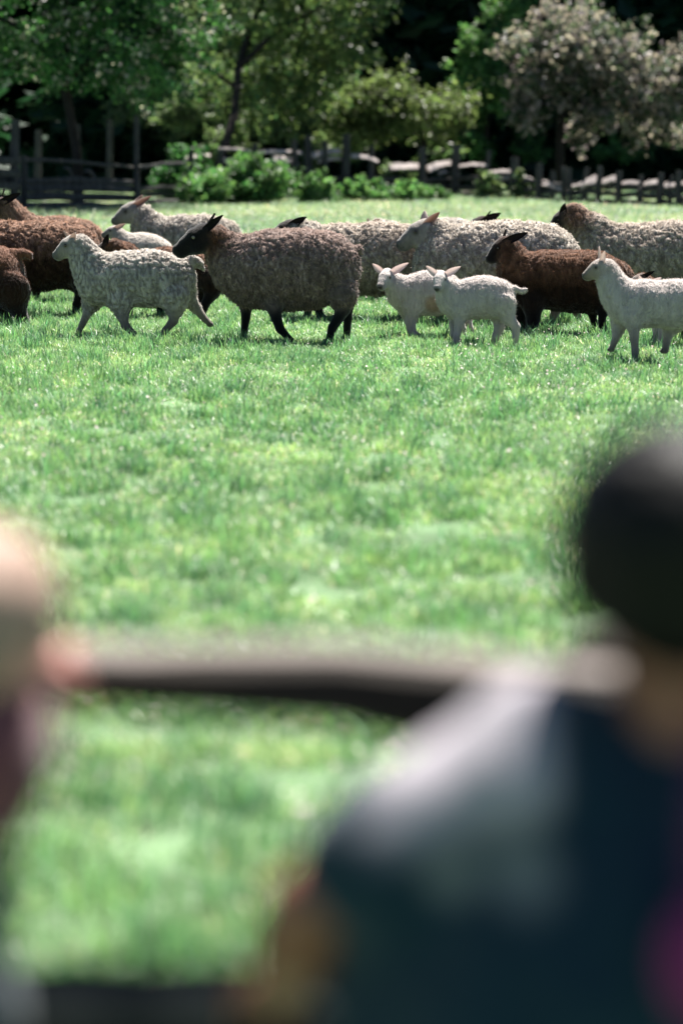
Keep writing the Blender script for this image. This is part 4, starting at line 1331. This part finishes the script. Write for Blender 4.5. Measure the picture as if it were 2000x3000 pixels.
    dict(label='black lamb with a white forehead behind the nearest sheep, one black ear out', Y=16.5, crop=C4, pal='blackbrown', adult=False, name='lamb', cat='lamb',
         trunk=[(1330, 740, 960), (1450, 730, 965), (1560, 740, 950)], ys=.78,
         neck=[(1280, 760, 72), (1250, 715, 58)], poll=(1232, 700), nose=(1130, 750),
         ears=[((1352, 636), -.05, 28, CAMSIDE), ((1262, 640), .05, 20, FWD)], whitetop=True,
         legs=[(-1, [(1340, 920, 60), (1350, 1040, 30), (1360, 1170, 22)]), (1, [(1300, 920, 50), (1380, 1040, 28), (1395, 1165, 20)]),
               (-1, [(1600, 920, 70), (1620, 1040, 34), (1610, 1160, 22)]), (1, [(1560, 920, 60), (1580, 1040, 30), (1570, 1160, 20)])]),
]
PAL['yearling'] = dict(PAL['lamb'], face=(.24, .19, .155), muzzle=(.08, .06, .05), leg=(.26, .21, .18), ear=(.6, .5, .45))
PAL['blazed'] = dict(PAL['blackbrown'], top=(.6, .55, .5))
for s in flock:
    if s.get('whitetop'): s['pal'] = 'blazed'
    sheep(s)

# ------------------------------------------------------------------ the children at the fence
def person_mats():
    return dict(skin=vc_mat('skin', .5, 0, spec=.4, var=.05), cloth=vc_mat('cotton', .9, .0006, 500, 1, .2, .1, .06), hair=vc_mat('hair', .55, .002, 160, .12, 0, .16, .2, 60))
PM = person_mats()


def hand(B, wrist, fdir, pdir, size, curl=0.9, sgn=1, grp='skin'):
    """palm, four unequal bent fingers and a thumb. fdir: along the fingers, pdir: the way the palm faces"""
    f = np.array(fdir, float); f /= np.linalg.norm(f)
    p = np.array(pdir, float); p -= f * p.dot(f); p /= np.linalg.norm(p)
    s = np.cross(f, p) * sgn
    w = np.array(wrist, float)
    for j in (-1.1, -.35, .4, 1.1):
        B.cap(w + s * j * size * .10, w + f * size * .45 + s * j * size * .17, size * .10, size * .085, grp, 1, .006)
    for j, ln in ((-1.5, .40), (-.5, .48), (.5, .45), (1.5, .34)):
        q = w + f * size * .48 + s * j * size * .13
        a = 0.0
        for m_, fr in enumerate((.42, .33, .25)):
            a += curl * (.55, .75, .6)[m_]
            d = f * math.cos(a) + p * math.sin(a)
            q2 = q + d * ln * size * fr * 1.1
            B.cap(q, q2, size * (.062 - .006 * m_), size * (.056 - .006 * m_), grp, 1, .002)
            q = q2
    q = w + s * -size * .15 + f * size * .12
    d = f * .55 - s * .65 + p * .45
    q2 = q + d / np.linalg.norm(d) * size * .28
    B.cap(q, q2, size * .08, size * .065, grp, 1, .006)
    d = f * .6 - s * .1 + p * .8
    B.cap(q2, q2 + d / np.linalg.norm(d) * size * .22, size * .065, size * .052, grp, 1, .003)


def part(name, B, parent, o, m, cols, h=.007, dis=None, bump=None):
    V, F = B.build(h)
    V = relax(V, F, 1, .5)
    W = B.weights(V, .006)
    C = sum(W[g][:, None] * np.array(cols[g]) for g in W)
    if bump:
        N = vnormals(V, F)
        V = V + N * ((vnoise(V * bump[0]) - .5) * bump[1])[:, None]
    if dis is not None:
        C = dis(V, C)
    return obj(name, np_mesh(name, V - o, F, C), m, parent)


def child(o, head, hr, chin_dir, hips, feet, sh, arms, cols, label, group, shirt_fn=None, short=.88, shirt_flare=1.0, bulk=1.0, flap=None):
    """o: base point; head: centre of skull; hr: skull radius; arms: list of (elbow, wrist, finger dir, palm dir, sign)"""
    root = empty('person', o, label, 'person', group)
    B = Body()
    fw = np.array(chin_dir, float); fw /= np.linalg.norm(fw)
    sd = np.cross([0, 0, 1.0], fw); sd /= np.linalg.norm(sd); up = np.cross(fw, sd)
    hd = lambda a, b, c: head + hr * (fw * a + sd * b + up * c)
    B.cap(hd(-.12, 0, .1), hd(.1, 0, .1), hr * .92, hr * .9, 'skin', 1, .01)
    B.cap(hd(.35, 0, -.35), hd(.55, 0, -.75), hr * .58, hr * .34, 'skin', 1, .02)
    for sg in (-1, 1):
        B.cap(hd(.45, .3 * sg, -.3), hd(.3, .35 * sg, -.6), hr * .36, hr * .3, 'skin', 1, .02)
        B.cap(hd(.02, .93 * sg, -.02), hd(-.06, 1.0 * sg, .12), hr * .12, hr * .14, 'skin', 1, .006)
        B.cap(hd(.0, .92 * sg, -.2), hd(.0, .95 * sg, -.05), hr * .09, hr * .11, 'skin', 1, .006)
        B.cap(hd(.85, .3 * sg, .18), hd(.82, .45 * sg, .16), hr * .1, hr * .09, 'skin', 1, .01)
    B.cap(hd(.95, 0, 0), hd(1.1, 0, -.25), hr * .09, hr * .13, 'skin', 1, .012)
    B.cap(hd(.9, -.15, -.52), hd(.9, .15, -.52), hr * .08, hr * .08, 'lip', 1, .008)
    neckb = (sh[0] + sh[1]) / 2 + np.array([0, 0, .0])
    B.cap(hd(-.1, 0, -.5), neckb, hr * .56, hr * .62, 'skin', 1, .02)
    mid = (neckb + (hips[0] + hips[1]) / 2) / 2
    for a in sh:
        B.cap(neckb - [0, 0, .03], a, .045, .04, 'skin', 1, .03)
    B.cap(neckb - [0, 0, .05], mid, .075, .085, 'skin', 1, .04)
    hc_ = (hips[0] + hips[1]) / 2
    B.cap(mid, hc_, .085, .09, 'skin', 1, .04)
    for s_, (el, wr, fd, pd, sg) in zip(sh, arms):
        B.chain([(s_, .038), (s_ * .5 + el * .5, .036), (el, .030 * bulk)], 'skin', 1, .02)
        B.chain([(el, .030 * bulk), (el * .6 + wr * .4, .030 * bulk), (wr, .021)], 'skin', 1, .015)
        hand(B, wr, fd, pd, .115, sgn=sg)
    for hp_, ft in zip(hips, feet):
        kn = hp_ * .5 + ft * .5 + np.array([0, .03, 0])
        B.chain([(hp_, .07), (kn, .045), (kn * .45 + ft * .55 + [0, -.015, 0], .045), (ft + [0, 0, .06], .028)], 'skin', 1, .02)
        B.cap(ft + [0, 0, .03], ft + [0, .11, .025], .03, .022, 'skin', 1, .02)
    part('body', B, root, o, PM['skin'], {'skin': cols['skin'], 'lip': cols['lip']}, .0065)
    # eyes
    for sg in (-1, 1):
        ve, fe = uv_sphere(hd(.80, .36 * sg, .03) - o, hr * .14)
        me = bpy.data.meshes.new('eye'); me.from_pydata([tuple(v) for v in ve], [], fe)
        obj('eye', me, M_EYE, root)
    # hair
    Hh = Body()
    Hh.cap(hd(-.2, 0, .2), hd(.1, 0, .25), hr * 1.04, hr * .98, 'h', 1, .02)
    for sg in (-1, 1):
        Hh.cap(hd(-.15, .5 * sg, .3), hd(-.2, .55 * sg, -.25), hr * .55, hr * .5, 'h', 1, .02)
    Hh.cap(hd(-.4, 0, .2), hd(-.45, 0, -.45), hr * .75, hr * .6, 'h', 1, .02)
    part('hair', Hh, root, o, PM['hair'], {'h': cols['hair']}, .006, bump=(60, .006))
    # shirt
    S = Body()
    S.cap(neckb - [0, 0, .045], mid, .09, .115 * shirt_flare, 's', .85, .04)
    S.cap(mid, hc_ + [0, 0, .02], .115 * shirt_flare, .13 * shirt_flare, 's', .9, .04)
    for s_, (el, wr, *_r) in zip(sh, arms):
        S.cap(neckb - [0, 0, .05], s_, .058, .062 * bulk, 's', 1, .04)
        e2 = s_ * (1 - short) + el * short if short else el * .3 + wr * .7
        if short:
            S.cap(s_, e2, .064 * bulk, .064 * bulk, 's', 1, .03)
        else:
            S.cap(s_, el, .06, .05, 's', 1, .03); S.cap(el, e2, .048, .038, 's', 1, .02)
    if flap:      # loose side of the shirt
        S.cap(flap[0], flap[1], .048, .062, 's', .9, .04)
    part('shirt', S, root, o, PM['cloth'], {'s': cols['shirt']}, .008, dis=shirt_fn, bump=(22, .012))
    Tz = Body()
    for hp_, ft in zip(hips, feet):
        kn = hp_ * .5 + ft * .5 + np.array([0, .03, 0])
        Tz.chain([(hp_, .088), (kn, .064), (ft + [0, 0, .09], .05)], 't', 1, .03)
    Tz.cap(hips[0], hips[1], .09, .09, 't', 1, .03)
    part('trousers', Tz, root, o, PM['cloth'], {'t': cols['trousers']}, .008, bump=(25, .008))
    for ft in feet:
        Sh = Body()
        Sh.cap(ft + [0, 0, .04], ft + [0, .12, .032], .04, .03, 'b', 1, .02)
        part('shoe', Sh, root, o, PM['cloth'], {'b': cols['shoe']}, .008)
    return root


# dark haired child, back to the camera
CY = 1.85
hd_ = at(1970, 1620, CY)
o = np.array([hd_[0], CY, 0])
shL, shR = at(1590, 2265, CY), at(2440, 2170, CY)
elL, wrL = at(905, 2650, CY + .0), at(820, 2900, CY + .08)
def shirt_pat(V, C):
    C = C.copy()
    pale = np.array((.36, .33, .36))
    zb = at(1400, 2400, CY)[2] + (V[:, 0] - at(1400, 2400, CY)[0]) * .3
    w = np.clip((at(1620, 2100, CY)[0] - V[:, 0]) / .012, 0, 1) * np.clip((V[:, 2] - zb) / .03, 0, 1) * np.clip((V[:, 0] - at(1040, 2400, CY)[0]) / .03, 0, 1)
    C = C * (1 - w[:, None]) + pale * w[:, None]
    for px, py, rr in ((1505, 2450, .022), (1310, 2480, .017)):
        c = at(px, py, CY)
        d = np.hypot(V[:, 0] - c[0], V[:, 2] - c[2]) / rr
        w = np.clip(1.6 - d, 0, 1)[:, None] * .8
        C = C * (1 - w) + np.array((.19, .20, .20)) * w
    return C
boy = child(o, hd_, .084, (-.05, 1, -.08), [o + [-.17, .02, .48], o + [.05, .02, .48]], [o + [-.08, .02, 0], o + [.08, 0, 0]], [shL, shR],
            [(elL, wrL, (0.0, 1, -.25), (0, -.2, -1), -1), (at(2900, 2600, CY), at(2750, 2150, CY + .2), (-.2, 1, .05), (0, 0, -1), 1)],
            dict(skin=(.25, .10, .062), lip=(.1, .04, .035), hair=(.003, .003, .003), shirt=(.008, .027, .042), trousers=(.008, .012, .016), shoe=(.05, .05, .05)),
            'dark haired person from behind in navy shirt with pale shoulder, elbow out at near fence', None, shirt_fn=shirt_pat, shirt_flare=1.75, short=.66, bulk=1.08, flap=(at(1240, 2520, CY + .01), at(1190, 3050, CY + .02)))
# bag slung behind
bag = empty('shoulder_bag', at(2010, 2800, CY - .16), 'small magenta bag on a dark purple strap at the back of the dark haired person', 'bag')
Bg = Body()
c = at(2085, 2800, CY - .17)
Bg.cap(c + [-.0, 0, .012], c + [.07, 0, .018], .034, .036, 'b', .6, .02)
Bg.cap(c + [.0, 0, -.02], c + [.07, 0, -.02], .034, .036, 'b', .6, .02)
part('pouch', Bg, bag, np.array(bag.location), PM['cloth'], {'b': (.17, .02, .10)}, .006)
St = Body()
St.chain([(at(2040, 2700, CY - .17), .007), (at(2045, 2400, CY - .15), .008), (at(2060, 2200, CY - .11), .008), (at(2180, 2080, CY - .05), .008), (at(2200, 2060, CY + .04), .007)], 'b', 1, .004)
part('strap', St, bag, np.array(bag.location), PM['cloth'], {'b': (.07, .015, .06)}, .005)

# fair haired child at the left edge
LY = 1.95
hl_ = at(-95, 1830, LY)
o = np.array([hl_[0], LY, 0])
shl, shr = at(-470, 2230, LY), at(-90, 2190, LY)
def shirt_two(V, C):
    w = np.clip((at(0, 2430, LY)[2] - V[:, 2]) / .05, 0, 1)[:, None]
    return C * (1 - w) + np.array((.014, .035, .05)) * w
child(o, hl_, .071, (1, .55, -.12), [o + [-.13, .0, .42], o + [-.03, .0, .42]], [o + [-.14, .0, 0], o + [-.02, .02, 0]], [shl, shr],
      [(at(-700, 2300, LY + .05), at(-500, 2000, LY + .2), (0, 1, 0), (0, 0, -1), -1), (at(-40, 2140, LY + .06), at(60, 1945, LY + .14), (.3, .8, .05), (0, .2, -1), 1)],
      dict(skin=(.56, .27, .23), lip=(.5, .2, .18), hair=(.34, .235, .185), shirt=(.16, .06, .07), trousers=(.012, .03, .045), shoe=(.1, .1, .1)),
      'fair haired person in dusty pink top over navy at the left edge', None, short=.6, shirt_flare=.8, shirt_fn=shirt_two)
